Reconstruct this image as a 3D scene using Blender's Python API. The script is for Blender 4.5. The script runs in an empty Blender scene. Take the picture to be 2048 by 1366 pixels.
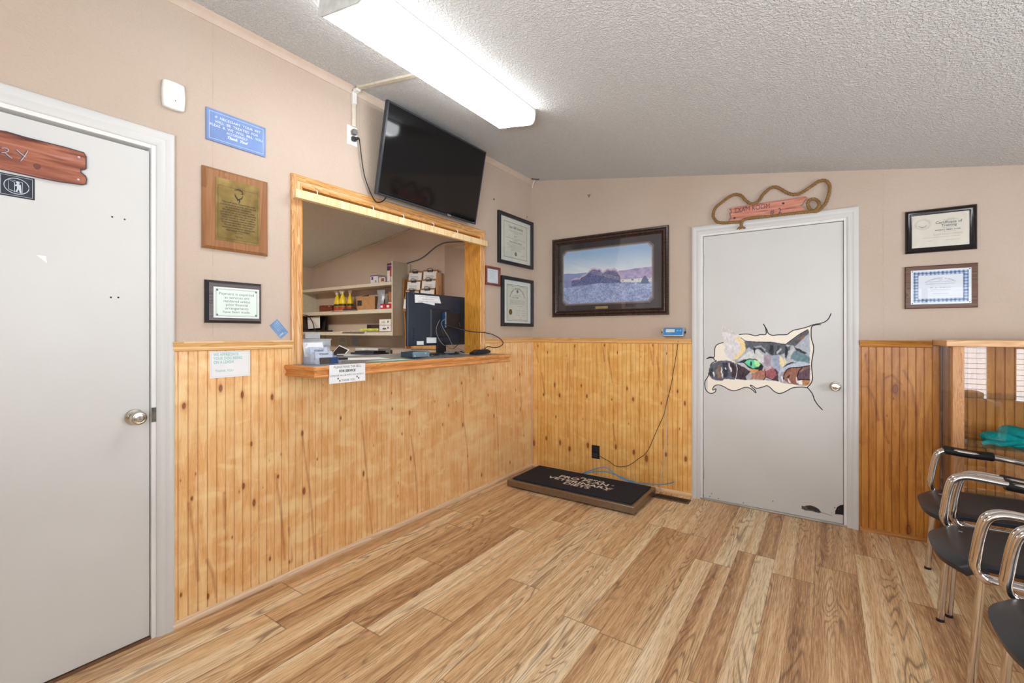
import bpy, bmesh, math, random
import numpy as np
from mathutils import Matrix, Vector

random.seed(7); RNG = np.random.RandomState(11)
EXPOSURE = 0.42            # brightness settings
SKY = 1.0; WINP = (96, 16, 6); RWP = 58; WTILT = 64; BACKP = 60; LENS = 13.5
WALLC1 = (194, 175, 158); WALLC2 = (202, 185, 170)
FL = ((176, 128, 86), (212, 166, 118), (234, 196, 146), (250, 226, 186), (104, 68, 42), (134, 96, 64), (252, 232, 200))
SC = bpy.context.scene
COL = SC.collection

# ------------------------------------------------------------------ camera, sky, exposure
# metres; the corner of left and far wall is the origin, the room lies at x > 0, y < 0
CAM_Z = 1.275
cam_d = bpy.data.cameras.new('camera'); cam = bpy.data.objects.new('camera', cam_d); COL.objects.link(cam)
cam.location = (2.3222, -3.7279, CAM_Z)
cam.rotation_euler = (math.pi/2, 0, math.radians(34.4))
cam_d.sensor_width = 36; cam_d.lens = 912/2048*36; cam_d.shift_y = -16/2048
cam_d.clip_start = .02; cam_d.clip_end = 200
SC.camera = cam
vs = SC.view_settings
SC.display_settings.display_device = 'sRGB'
vs.view_transform = 'Standard'; vs.look = 'None'; vs.exposure = EXPOSURE; vs.gamma = 1; vs.use_curve_mapping = False
world = bpy.data.worlds.new('sky'); SC.world = world; world.use_nodes = True
wn = world.node_tree; bgn = wn.nodes['Background']
bgn.inputs[0].default_value = (.80, .90, 1, 1); bgn.inputs[1].default_value = SKY
def area_light(name, loc, rot, sx, sy, power, color):
    d = bpy.data.lights.new(name, 'AREA'); d.shape = 'RECTANGLE'; d.size = sx; d.size_y = sy
    d.energy = power; d.color = color
    o = bpy.data.objects.new(name, d); COL.objects.link(o); o.location = loc; o.rotation_euler = rot
    return o
DAY = (.90, .95, 1)
# daylight entering at the window openings of the rear wall (faces +y)
REAR_Y = -4.6
WINS = [(1.45, 2.75, .75, 1.95), (2.95, 3.96, .45, 1.93), (4.12, 4.52, .45, 1.80)]  # the first window is unseen, added to light the room evenly
for (x0, x1, z0, z1), p in zip(WINS, WINP):
    area_light('window_daylight', ((x0+x1)/2, REAR_Y-.20, (z0+z1)/2), (math.radians(90+(WTILT if x0 < 2 else 8)), 0, 0), x1-x0, z1-z0, p, DAY)
# and at the window of the right wall (faces -x)
RW = (-3.0, -1.2, .80, 1.78); RX = 4.6
area_light('window_daylight', (RX+.20, (RW[0]+RW[1])/2, (RW[2]+RW[3])/2), (0, math.radians(90+WTILT*.6), 0), RW[3]-RW[2], RW[1]-RW[0], RWP, DAY)
# unseen lamp added to brighten the reception room, and a light in the hall
area_light('reception_fill_light', (-2.1, -1.9, 2.36), (0, math.radians(8), 0), 1.2, .3, BACKP, (1, .95, .87))
area_light('hall_light', (-.55, 1.2, 2.2), (0, 0, 0), .5, .5, 9, (1, .95, .87))

# ------------------------------------------------------------------ materials
def lin(c):
    if len(c) == 4: c = c[:3]
    o = []
    for v in c:
        v = v/255.
        o.append(v/12.92 if v <= .04045 else ((v+.055)/1.055)**2.4)
    return (o[0], o[1], o[2], 1)
class NT:
    def __init__(s, name):
        s.m = bpy.data.materials.new(name); s.m.use_nodes = True; s.t = s.m.node_tree
        s.b = s.t.nodes['Principled BSDF']
    def n(s, typ, **kw):
        nd = s.t.nodes.new('ShaderNode'+typ)
        for k, v in kw.items(): setattr(nd, k, v)
        return nd
    def l(s, a, b): s.t.links.new(a, b)
    def set(s, nd, k, v):
        if hasattr(v, 'is_linked') or hasattr(v, 'links'): s.l(v, nd.inputs[k])
        else: nd.inputs[k].default_value = v
    def math(s, op, a, b=0., c=None, clamp=False):
        nd = s.n('Math', operation=op, use_clamp=clamp); s.set(nd, 0, a); s.set(nd, 1, b)
        if c is not None: s.set(nd, 2, c)
        return nd.outputs[0]
    def obj(s): return s.n('TexCoord').outputs['Object']
    def sep(s, v):
        nd = s.n('SeparateXYZ'); s.l(v, nd.inputs[0]); return nd.outputs
    def comb(s, x, y, z):
        nd = s.n('CombineXYZ'); s.set(nd, 0, x); s.set(nd, 1, y); s.set(nd, 2, z); return nd.outputs[0]
    def mapv(s, v, scale, loc=(0, 0, 0)):
        nd = s.n('Mapping'); s.l(v, nd.inputs[0]); nd.inputs['Scale'].default_value = scale; nd.inputs['Location'].default_value = loc
        return nd.outputs[0]
    def noise(s, v, scale, detail=2., rough=.5, dist=0., out='Fac'):
        nd = s.n('TexNoise'); s.l(v, nd.inputs['Vector']); nd.inputs['Scale'].default_value = scale
        nd.inputs['Detail'].default_value = detail; nd.inputs['Roughness'].default_value = rough; nd.inputs['Distortion'].default_value = dist
        return nd.outputs[out]
    def ramp(s, f, stops, interp='LINEAR'):
        nd = s.n('ValToRGB'); s.l(f, nd.inputs[0]); cr = nd.color_ramp; cr.interpolation = interp
        while len(cr.elements) < len(stops): cr.elements.new(.5)
        for e, (p, c) in zip(cr.elements, stops): e.position = p; e.color = lin(c) if len(c) == 3 else c
        return nd.outputs[0]
    def fr(s, f, stops, interp='LINEAR'): return s.ramp(f, [(p, (v, v, v, 1)) for p, v in stops], interp)
    def mix(s, f, a, b, mode='MIX'):
        nd = s.n('Mix', data_type='RGBA', blend_type=mode)
        s.set(nd, 0, f)
        for k, v in ((6, a), (7, b)):
            if isinstance(v, tuple): v = lin(v) if len(v) == 3 else v
            s.set(nd, k, v)
        return nd.outputs[2]
    def bump(s, h, strength=.3, dist=.01):
        nd = s.n('Bump'); s.l(h, nd.inputs['Height']); nd.inputs['Strength'].default_value = strength; nd.inputs['Distance'].default_value = dist
        s.l(nd.outputs[0], s.b.inputs['Normal']); return nd
    def base(s, c, rough=.5, metal=0., spec=.5, coat=0.):
        if isinstance(c, tuple): s.b.inputs['Base Color'].default_value = lin(c)
        else: s.l(c, s.b.inputs['Base Color'])
        s.b.inputs['Roughness'].default_value = rough; s.b.inputs['Metallic'].default_value = metal
        s.b.inputs['Specular IOR Level'].default_value = spec; s.b.inputs['Coat Weight'].default_value = coat
        s.b.inputs['Coat Roughness'].default_value = .12
        return s
MATS = {}
def plain(name, c, rough=.5, metal=0., spec=.5, coat=0., var=.06, scale=25., bump=0.):
    """paint, plastic or metal with slight procedural variation"""
    if name in MATS: return MATS[name]
    n = NT(name); v = n.obj(); f = n.noise(v, scale, 2.)
    c2 = tuple(max(0, x*(1-var)) for x in c); c3 = tuple(min(255, x*(1+var*.6)) for x in c)
    n.base(n.ramp(f, [(.3, c2), (.7, c3)]), rough, metal, spec, coat)
    if bump: n.bump(f, bump, .002)
    MATS[name] = n.m; return n.m

def m_wall():
    n = NT('textured_wallpaper'); v = n.obj()
    w = n.noise(v, 22, 2., .5, out='Color'); vd = n.n('VectorMath', operation='MULTIPLY_ADD'); n.l(w, vd.inputs[0]); vd.inputs[1].default_value = (.045,)*3; n.l(v, vd.inputs[2])
    r = n.noise(vd.outputs[0], 55, 1.5, .5); ridge = n.math('SUBTRACT', 1., n.math('MULTIPLY', n.math('ABSOLUTE', n.math('SUBTRACT', r, .5)), 7., clamp=True))
    fine = n.noise(v, 260, 1.)
    h = n.math('ADD', n.math('MULTIPLY', ridge, .8), n.math('MULTIPLY', fine, .35))
    big = n.noise(v, 1.3, 2.)
    n.base(n.ramp(big, [(.3, WALLC1), (.7, WALLC2)]), .62, 0, .3)
    n.bump(h, .42, .0022); return n.m
def m_ceiling():
    n = NT('popcorn_ceiling'); v = n.obj()
    a = n.noise(v, 95, 3., .6); b = n.noise(v, 240, 2., .6)
    h = n.math('ADD', n.fr(a, [(.42, 0), (.62, 1)]), n.math('MULTIPLY', b, .5))
    n.base(n.ramp(a, [(.3, (226, 229, 230)), (.65, (240, 242, 243))]), .9, 0, .1)
    n.bump(h, .9, .007); return n.m
def m_pine(name, c_dark, c_mid, c_light, axis, groove0, quilt_sheen=.5):
    """knotty pine beadboard; 'kd'/'sk' vertex fields carry the distance to knots and cracks"""
    n = NT(name); v = n.obj(); X, Y, Z = n.sep(v); S = {'x': X, 'y': Y}[axis]
    kd = n.n('Attribute', attribute_name='kd').outputs['Fac']; sk = n.n('Attribute', attribute_name='sk').outputs['Fac']
    board = n.math('FLOOR', n.math('DIVIDE', n.math('SUBTRACT', S, groove0), .0381))
    wn_ = n.n('TexWhiteNoise', noise_dimensions='1D'); n.l(board, wn_.inputs['W'])
    gv = n.comb(n.math('MULTIPLY', S, 9.), n.math('MULTIPLY', Z, .9), n.math('MULTIPLY', kd, .10))
    g = n.noise(gv, 4.2, 3., .55, .6)
    bands = n.math('FRACT', n.math('MULTIPLY', g, 7.))
    fine = n.noise(n.comb(n.math('MULTIPLY', S, 60.), n.math('MULTIPLY', Z, 3.), 0.), 6., 2.)
    t = n.math('ADD', n.math('MULTIPLY', g, .78), n.math('ADD', n.math('MULTIPLY', bands, .10), n.math('MULTIPLY', fine, .14)))
    t = n.math('ADD', t, n.math('MULTIPLY', n.math('SUBTRACT', wn_.outputs[0], .5), .07))
    c = n.ramp(t, [(.30, c_dark), (.50, c_mid), (.72, c_light)])
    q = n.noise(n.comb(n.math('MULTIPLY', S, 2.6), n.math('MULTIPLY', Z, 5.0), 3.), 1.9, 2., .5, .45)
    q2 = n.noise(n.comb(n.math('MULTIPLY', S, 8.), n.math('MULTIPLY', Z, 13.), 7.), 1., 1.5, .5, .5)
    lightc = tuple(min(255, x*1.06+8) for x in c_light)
    c = n.mix(n.math('MULTIPLY', n.fr(q, [(.44, 0), (.72, 1)]), quilt_sheen*.8), c, lightc)
    c = n.mix(n.math('MULTIPLY', n.fr(q2, [(.56, 0), (.70, 1)]), quilt_sheen*.8), c, lightc)  # sparse pale patches paint the sheen of small dents into the colour
    halo = n.math('MULTIPLY', n.fr(kd, [(.08, 1), (.30, 0)]), .45)
    c = n.mix(halo, c, (c_dark[0]*.90, c_dark[1]*.76, c_dark[2]*.62))
    wv = n.math('ADD', sk, n.math('MULTIPLY', n.math('SUBTRACT', n.noise(n.comb(n.math('MULTIPLY', S, 30.), n.math('MULTIPLY', Z, 9.), 1.), 1., 2.), .5), .5))
    c = n.mix(n.math('MULTIPLY', n.fr(wv, [(.0, 1), (.12, .7), (.46, 0)]), .62), c, (c_dark[0]*.78, c_dark[1]*.60, c_dark[2]*.42))
    core = n.ramp(n.math('ADD', kd, n.math('MULTIPLY', fine, .03)), [(.0, (110, 54, 20)), (.07, (158, 90, 42)), (.10, (104, 52, 22)), (.13, (160, 96, 46))])
    c = n.mix(n.math('MULTIPLY', n.fr(kd, [(.10, 1), (.165, 0)]), .9), c, core)
    gr = n.math('PINGPONG', n.math('SUBTRACT', S, groove0), .01905)
    gm = n.fr(n.math('MULTIPLY', gr, 100.), [(.0, 1), (.18, .5), (.28, 0)])
    c = n.mix(n.math('MULTIPLY', gm, .5), c, (c_dark[0]*.66, c_dark[1]*.50, c_dark[2]*.36))
    n.base(c, .34, 0, .45, .15)
    n.bump(n.math('SUBTRACT', n.math('MULTIPLY', q2, .8), n.fr(kd, [(.0, .5), (.2, 0)])), .35, .006)
    return n.m
def m_oak(name, axis, dark, mid, light, rough=.36, k=1.):
    if name in MATS: return MATS[name]
    n = NT(name); v = n.obj()
    sc = {'x': (.7, 11, 11), 'y': (11, .7, 11), 'z': (11, 11, .7)}[axis]
    g = n.noise(n.mapv(v, sc), 2.1*k, 2.5, .5, .8)
    b = n.math('FRACT', n.math('MULTIPLY', g, 9.))
    sf = {'x': (5, 130, 130), 'y': (130, 5, 130), 'z': (130, 130, 5)}[axis]
    f = n.noise(n.mapv(v, sf), 2.2, 2.)
    t = n.math('ADD', n.math('MULTIPLY', b, .5), n.math('MULTIPLY', f, .6))
    n.base(n.ramp(t, [(.22, dark), (.48, mid), (.85, light)]), rough, 0, .4, .12)
    n.bump(f, .08, .002); MATS[name] = n.m; return n.m
def m_floor():
    n = NT('laminate_floor_planks'); v = n.obj(); X, Y, Z = n.sep(v)
    pw, L = .187, 1.21
    px = n.math('ADD', n.math('DIVIDE', X, pw), .813); plank = n.math('FLOOR', px)
    w1 = n.n('TexWhiteNoise', noise_dimensions='1D'); n.l(plank, w1.inputs['W'])
    yy = n.math('ADD', n.math('DIVIDE', Y, L), n.math('MULTIPLY', w1.outputs[0], 7.)); row = n.math('FLOOR', yy)
    # each plank is printed with staggered strips
    sx = n.math('MULTIPLY', px, 2.); strip = n.math('FLOOR', sx)
    w2 = n.n('TexWhiteNoise', noise_dimensions='2D'); n.l(n.comb(strip, row, 0.), w2.inputs['Vector'])
    w3 = n.n('TexWhiteNoise', noise_dimensions='3D'); n.l(n.comb(strip, row, 3.), w3.inputs['Vector'])
    idv = n.math('MULTIPLY', w3.outputs[0], 40.)
    # cathedral figure: contour lines of a noise field stretched along the board
    u = n.math('SUBTRACT', n.math('FRACT', sx), .5)
    wob = n.noise(n.comb(n.math('MULTIPLY', X, 3.), n.math('MULTIPLY', Y, 2.2), idv), 1., 2., .5)
    g = n.noise(n.comb(n.math('MULTIPLY', X, 13.), n.math('MULTIPLY', Y, 1.15), idv), 1., 1.2, .45, .35)
    rings = n.math('FRACT', n.math('ADD', n.math('MULTIPLY', g, 15.), n.math('MULTIPLY', wob, 1.5)))
    line = n.fr(rings, [(0, .8), (.08, 1), (.24, .15), (.80, 0), (1, .8)])
    fine = n.noise(n.comb(n.math('MULTIPLY', X, 300.), n.math('MULTIPLY', Y, 11.), idv), 1., 3., .65)
    broad = n.noise(n.comb(n.math('MULTIPLY', X, 22.), n.math('MULTIPLY', Y, .42), n.math('ADD', idv, 13.)), 1.3, 2., .5)
    tone = n.math('ADD', n.math('MULTIPLY', w3.outputs[0], .34), n.math('MULTIPLY', broad, .80))
    c = n.ramp(tone, [(.30, FL[0]), (.46, FL[1]), (.62, FL[2]), (.80, FL[3])])
    zone = n.fr(n.noise(n.comb(n.math('MULTIPLY', X, 8.), n.math('MULTIPLY', Y, .7), n.math('ADD', idv, 5.)), 1., 2.), [(.42, .06), (.60, 1)])
    c = n.mix(n.math('MULTIPLY', n.math('MULTIPLY', line, zone), .72), c, FL[4])
    c = n.mix(n.math('MULTIPLY', n.fr(fine, [(.50, 0), (.60, 1)]), .42), c, FL[5])
    c = n.mix(n.math('MULTIPLY', n.fr(fine, [(.36, 1), (.47, 0)]), .30), c, FL[6])
    e1 = n.math('PINGPONG', px, .5); e2 = n.math('PINGPONG', yy, .5)
    s1 = n.fr(e1, [(0, 1), (.012, 0)]); s2 = n.fr(e2, [(0, 1), (.0022, 0)])
    seam = n.math('MAXIMUM', s1, s2)
    c = n.mix(n.math('MULTIPLY', seam, .6), c, (90, 60, 40))
    n.base(c, .42, 0, .4)
    n.l(n.math('ADD', .36, n.math('MULTIPLY', fine, .2)), n.b.inputs['Roughness'])
    n.bump(n.math('SUBTRACT', n.math('MULTIPLY', fine, .3), seam), .25, .0015); return n.m
def m_glass(name, tint=(1, 1, 1, 1), ior=1.5, rough=0.):
    if name in MATS: return MATS[name]
    n = NT(name); t = n.t; out = [x for x in t.nodes if x.type == 'OUTPUT_MATERIAL'][0]
    tr = n.n('BsdfTransparent'); tr.inputs[0].default_value = tint; gl = n.n('BsdfGlossy'); gl.inputs['Roughness'].default_value = rough
    lw = n.n('LayerWeight'); lw.inputs['Blend'].default_value = .5; mx = n.n('MixShader'); f0 = ((ior-1)/(ior+1))**2
    n.l(n.math('ADD', f0, n.math('MULTIPLY', n.math('POWER', lw.outputs['Facing'], 5.), .75), clamp=True), mx.inputs[0]); n.l(tr.outputs[0], mx.inputs[1]); n.l(gl.outputs[0], mx.inputs[2]); n.l(mx.outputs[0], out.inputs[0])
    MATS[name] = n.m; return n.m
def m_emit_lens():
    n = NT('prismatic_lamp_lens'); v = n.obj(); X, Y, Z = n.sep(v)
    # two tubes behind the ribbed lens
    f = n.fr(n.math('MULTIPLY', n.math('ABSOLUTE', X), 5.), [(0, .10), (.12, .22), (.31, 1), (.52, .55), (.68, .5)], 'EASE')
    rib = n.n('TexWave'); n.l(n.mapv(v, (1, 1, 1)), rib.inputs[0]); rib.inputs['Scale'].default_value = 60; rib.bands_direction = 'Y'
    n.base((235, 235, 235), .4)
    n.b.inputs['Emission Color'].default_value = (.97, .99, 1, 1)
    n.l(n.math('MULTIPLY', n.math('MULTIPLY', f, n.math('ADD', .94, n.math('MULTIPLY', rib.outputs[1], .08))), LENS), n.b.inputs['Emission Strength'])
    return n.m
def m_attr(name, rough=.55, bumps=0.):
    n = NT(name); a = n.n('Attribute', attribute_name='paint'); n.l(a.outputs['Color'], n.b.inputs['Base Color'])
    n.b.inputs['Roughness'].default_value = rough; n.b.inputs['Specular IOR Level'].default_value = .3; return n.m

# ------------------------------------------------------------------ mesh building
class MB:
    def __init__(s): s.v = []; s.f = []; s.m = []; s.T = None
    def add(s, vs_, fs_, m=0):
        o = len(s.v)
        if s.T is not None: vs_ = [tuple(s.T @ Vector(p)) for p in vs_]
        s.v += [tuple(p) for p in vs_]; s.f += [tuple(i+o for i in f) for f in fs_]
        s.m += ([m]*len(fs_) if isinstance(m, int) else list(m)); return s
    def box(s, x0, x1, y0, y1, z0, z1, m=0):
        v = [(x, y, z) for z in (z0, z1) for y in (y0, y1) for x in (x0, x1)]
        return s.add(v, [(0, 2, 3, 1), (4, 5, 7, 6), (0, 1, 5, 4), (2, 6, 7, 3), (0, 4, 6, 2), (1, 3, 7, 5)], m)
    def quad(s, a, b, c, d, m=0): return s.add([a, b, c, d], [(0, 1, 2, 3)], m)
    def prism(s, poly, z0, z1, m=0, mtop=None):
        n = len(poly); v = [(p[0], p[1], z0) for p in poly]+[(p[0], p[1], z1) for p in poly]
        f = [tuple(range(n))[::-1], tuple(range(n, 2*n))]+[(i, (i+1) % n, n+(i+1) % n, n+i) for i in range(n)]
        return s.add(v, f, [m, m if mtop is None else mtop]+[m]*n)
    def tube(s, pts, r, seg=8, m=0, closed=False, caps=True):
        P = [Vector(p) for p in pts]; n = len(P); R = r if isinstance(r, (list, tuple)) else [r]*n
        T = []
        for i in range(n):
            a = P[(i-1) % n] if closed or i > 0 else P[0]; b = P[(i+1) % n] if closed or i < n-1 else P[-1]
            t = (b-a); T.append(t.normalized() if t.length > 1e-9 else Vector((0, 0, 1)))
        up = Vector((0, 0, 1)) if abs(T[0].z) < .9 else Vector((1, 0, 0))
        N = (up-T[0]*up.dot(T[0])).normalized(); vs_ = []
        for i in range(n):
            if i: N = (N-T[i]*N.dot(T[i])); N = N.normalized() if N.length > 1e-6 else Vector((1, 0, 0))
            B = T[i].cross(N)
            for k in range(seg):
                a = 2*math.pi*k/seg; vs_.append(P[i]+(N*math.cos(a)+B*math.sin(a))*R[i])
        fs_ = []
        for i in range(n if closed else n-1):
            j = (i+1) % n
            for k in range(seg): fs_.append((i*seg+k, i*seg+(k+1) % seg, j*seg+(k+1) % seg, j*seg+k))
        if caps and not closed: fs_ += [tuple(range(seg))[::-1], tuple(range((n-1)*seg, n*seg))]
        return s.add(vs_, fs_, m)
    def lathe(s, prof, o=(0, 0, 0), axis='z', seg=24, m=0):
        vs_ = []
        for r, h in prof:
            for k in range(seg):
                a = 2*math.pi*k/seg; c, d = r*math.cos(a), r*math.sin(a)
                p = {'z': (c, d, h), 'x': (h, c, d), 'y': (d, h, c)}[axis]; vs_.append((p[0]+o[0], p[1]+o[1], p[2]+o[2]))
        n = len(prof); fs_ = [(i*seg+k, i*seg+(k+1) % seg, (i+1)*seg+(k+1) % seg, (i+1)*seg+k) for i in range(n-1) for k in range(seg)]
        fs_ += [tuple(range(seg))[::-1], tuple(range((n-1)*seg, n*seg))]
        return s.add(vs_, fs_, m)
    def loft_rect(s, x0, x1, y0, y1, prof, m=0, cap=None, ms=None):
        """mitred rectangular frame: prof = [(inset, height)...]"""
        vs_ = []
        for i, h in prof: vs_ += [(x0+i, y0+i, h), (x1-i, y0+i, h), (x1-i, y1-i, h), (x0+i, y1-i, h)]
        fs_ = []; mm = []
        for a in range(len(prof)-1):
            for k in range(4):
                fs_.append((a*4+k, a*4+(k+1) % 4, (a+1)*4+(k+1) % 4, (a+1)*4+k))
                mm.append((ms[k % 2] if ms else m))
        if cap is not None: e = (len(prof)-1)*4; fs_.append((e, e+1, e+2, e+3)); mm.append(cap)
        return s.add(vs_, fs_, mm)
    def sweep(s, path, prof, m=0, mseg=None, caps=True):
        """mitred sweep of prof [(outward, height)] along an open 2D path; outward is right of travel"""
        P = [Vector(p) for p in path]; n = len(P); dirs = [(P[i+1]-P[i]).normalized() for i in range(n-1)]
        nor = [Vector((d.y, -d.x)) for d in dirs]; offs = []
        for i in range(n):
            if i == 0: o = nor[0]
            elif i == n-1: o = nor[-1]
            else:
                b = (nor[i-1]+nor[i]); o = b/(b.dot(nor[i]))
            offs.append(o)
        k = len(prof); vs_ = [(P[i].x+offs[i].x*a, P[i].y+offs[i].y*a, h) for i in range(n) for a, h in prof]
        fs_ = []; mm = []
        for i in range(n-1):
            for j in range(k):
                q = (j+1) % k; fs_.append((i*k+j, i*k+q, (i+1)*k+q, (i+1)*k+j)); mm.append(mseg[i] if mseg else m)
        if caps: fs_ += [tuple(range(k)), tuple(range((n-1)*k, n*k))[::-1]]; mm += [mseg[0] if mseg else m, mseg[-1] if mseg else m]
        return s.add(vs_, fs_, mm)
    def ribbon(s, pts, w, z=0., m=0):
        P = [Vector((p[0], p[1])) for p in pts]; n = len(P); vs_ = []
        for i in range(n):
            t = (P[min(i+1, n-1)]-P[max(i-1, 0)]); t = t.normalized() if t.length > 1e-9 else Vector((1, 0)); q = Vector((-t.y, t.x))
            ww = w*(.35 if i in (0, n-1) else 1)/2
            vs_ += [(P[i].x+q.x*ww, P[i].y+q.y*ww, z), (P[i].x-q.x*ww, P[i].y-q.y*ww, z)]
        return s.add(vs_, [(2*i, 2*i+1, 2*i+3, 2*i+2) for i in range(n-1)], m)
    def text(s, body, x, y, size, z=0., m=0, align='CENTER', width=None, shear=0., rot=0., lead=1., bold=0.):
        d = bpy.data.curves.new('t', 'FONT'); d.body = body; d.size = size; d.align_x = align; d.align_y = 'CENTER'; d.shear = shear
        d.resolution_u = 2; d.space_line = lead; d.offset = bold
        o = bpy.data.objects.new('t', d); COL.objects.link(o); dg = bpy.context.evaluated_depsgraph_get()
        me = bpy.data.meshes.new_from_object(o.evaluated_get(dg)); vs_ = [tuple(v.co) for v in me.vertices]; fs_ = [tuple(p.vertices) for p in me.polygons]
        bpy.data.objects.remove(o); bpy.data.curves.remove(d); bpy.data.meshes.remove(me)
        if not vs_: return s
        if width:
            a = min(v[0] for v in vs_); b = max(v[0] for v in vs_); k = width/max(1e-6, b-a); vs_ = [(v[0]*k, v[1], v[2]) for v in vs_]
        c, q = math.cos(rot), math.sin(rot)
        return s.add([(x+v[0]*c-v[1]*q, y+v[0]*q+v[1]*c, z) for v in vs_], fs_, m)
    def arc_text(s, body, cx, cy, r, a0, a1, size, z=0., m=0, width=None):
        n = len(body)
        for i, ch in enumerate(body):
            if ch == ' ': continue
            a = math.radians(a0+(a1-a0)*i/(n-1)); s.text(ch, cx+r*math.cos(a), cy+r*math.sin(a), size, z, m, rot=a-math.pi/2)
        return s
    def build(s, name, mats, parent=None, bevel=0., smooth=True, recalc=True, seg=2, angle=35, mw=None):
        me = bpy.data.meshes.new(name); me.from_pydata(s.v, [], s.f); me.update()
        if not isinstance(mats, (list, tuple)): mats = [mats]
        for m in mats: me.materials.append(m)
        me.polygons.foreach_set('material_index', s.m)
        if recalc:
            bm = bmesh.new(); bm.from_mesh(me); bmesh.ops.recalc_face_normals(bm, faces=bm.faces); bm.to_mesh(me); bm.free()
        if smooth:
            me.polygons.foreach_set('use_smooth', [True]*len(me.polygons)); me.set_sharp_from_angle(angle=math.radians(angle))
        o = bpy.data.objects.new(name, me); COL.objects.link(o)
        if parent is not None: o.parent = parent
        if mw is not None: o.matrix_world = mw
        if bevel:
            b = o.modifiers.new('bevel', 'BEVEL'); b.width = bevel; b.segments = seg; b.limit_method = 'ANGLE'; b.angle_limit = math.radians(40)
        return o
def tag(o, label=None, cat=None, group=None, kind=None):
    if label: o['label'] = label
    if cat: o['category'] = cat
    if group: o['group'] = group
    if kind: o['kind'] = kind
    return o
def on_left(y, z, x=0.):   # local x -> +y, local y -> up, local z -> out of the left wall
    return Matrix(((0, 0, 1, x), (1, 0, 0, y), (0, 1, 0, z), (0, 0, 0, 1)))
def on_far(x, z, y=0.):    # local x -> +x, local y -> up, local z -> out of the far wall
    return Matrix(((1, 0, 0, x), (0, 0, -1, y), (0, 1, 0, z), (0, 0, 0, 1)))
def thing(name, mw, label, cat, group=None):
    o = bpy.data.objects.new(name, None); COL.objects.link(o); o.empty_display_size = .05
    o.matrix_world = mw if isinstance(mw, Matrix) else Matrix.Translation(mw)
    return tag(o, label, cat, group)
def dup(root, loc=None, rotz=None, label=None, group=None):
    r = root.copy(); COL.objects.link(r)
    if loc is not None: r.location = loc
    if rotz is not None: r.rotation_euler = (0, 0, rotz)
    if label: r['label'] = label
    if group: r['group'] = group
    for ch in list(root.children):
        c = ch.copy(); COL.objects.link(c); c.parent = r
        for g in list(ch.children):
            d = g.copy(); COL.objects.link(d); d.parent = c
    return r
def spline(pts, n=6):
    P = [Vector(p) for p in pts]; out = []
    for i in range(len(P)-1):
        a, b, c, d = P[max(i-1, 0)], P[i], P[i+1], P[min(i+2, len(P)-1)]
        for k in range(n):
            t = k/n; out.append(.5*((2*b)+(c-a)*t+(2*a-5*b+4*c-d)*t*t+(3*b-a-3*c+d)*t**3))
    out.append(P[-1]); return out
def wallpts(l, y=0.): return [(a, y, b) for a, b in l]
def inpoly(px, py, poly):
    r = np.zeros(px.shape, bool); n = len(poly); j = n-1
    for i in range(n):
        xi, yi = poly[i]; xj, yj = poly[j]
        if yi != yj:
            c = ((yi > py) != (yj > py)) & (px < (xj-xi)*(py-yi)/(yj-yi)+xi); r ^= c
        j = i
    return r
def segdist(px, py, pts):
    d = np.full(px.shape, 9.)
    for a, b in zip(pts[:-1], pts[1:]):
        ax, ay = a; dx, dy = b[0]-ax, b[1]-ay; L = dx*dx+dy*dy+1e-12
        t = np.clip(((px-ax)*dx+(py-ay)*dy)/L, 0, 1); d = np.minimum(d, np.hypot(px-ax-t*dx, py-ay-t*dy))
    return d
def painted(name, us, vs2, col, keep, mat, parent, z=0.):
    """flat painted surface: a fine mesh with its paint colours as a vertex attribute"""
    nu, nv = len(us), len(vs2); U, V = np.meshgrid(us, vs2)
    co = np.stack([U.ravel(), V.ravel(), np.full(nu*nv, z)], 1)
    idx = np.arange(nu*nv).reshape(nv, nu); q = np.stack([idx[:-1, :-1], idx[:-1, 1:], idx[1:, 1:], idx[1:, :-1]], -1).reshape(-1, 4)
    if keep is not None:
        k = keep.ravel(); q = q[k[q].all(1)]
    me = bpy.data.meshes.new(name); me.from_pydata(co.tolist(), [], q.tolist())
    a = me.color_attributes.new('paint', 'FLOAT_COLOR', 'POINT')
    c = col.reshape(-1, 3)/255.; c = np.where(c <= .04045, c/12.92, ((c+.055)/1.055)**2.4)
    a.data.foreach_set('color', np.concatenate([c, np.ones((len(c), 1))], 1).astype(np.float32).ravel())
    me.materials.append(mat); o = bpy.data.objects.new(name, me); COL.objects.link(o); o.parent = parent; return o
def fbm(nu, nv, cells, seed, octv=4, au=1., av=1.):
    r = np.random.RandomState(seed); out = np.zeros((nv, nu)); amp = 1.; tot = 0
    for o in range(octv):
        gu = max(2, int(cells*au*2**o)); gv = max(2, int(cells*av*2**o)); g = r.rand(gv+1, gu+1)
        y = np.linspace(0, gv-1e-6, nv); x = np.linspace(0, gu-1e-6, nu); yi = y.astype(int); xi = x.astype(int); fy = (y-yi)[:, None]; fx = (x-xi)[None]
        out += amp*((g[yi][:, xi]*(1-fx)+g[yi][:, xi+1]*fx)*(1-fy)+(g[yi+1][:, xi]*(1-fx)+g[yi+1][:, xi+1]*fx)*fy); tot += amp; amp *= .55
    return out/tot

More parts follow.
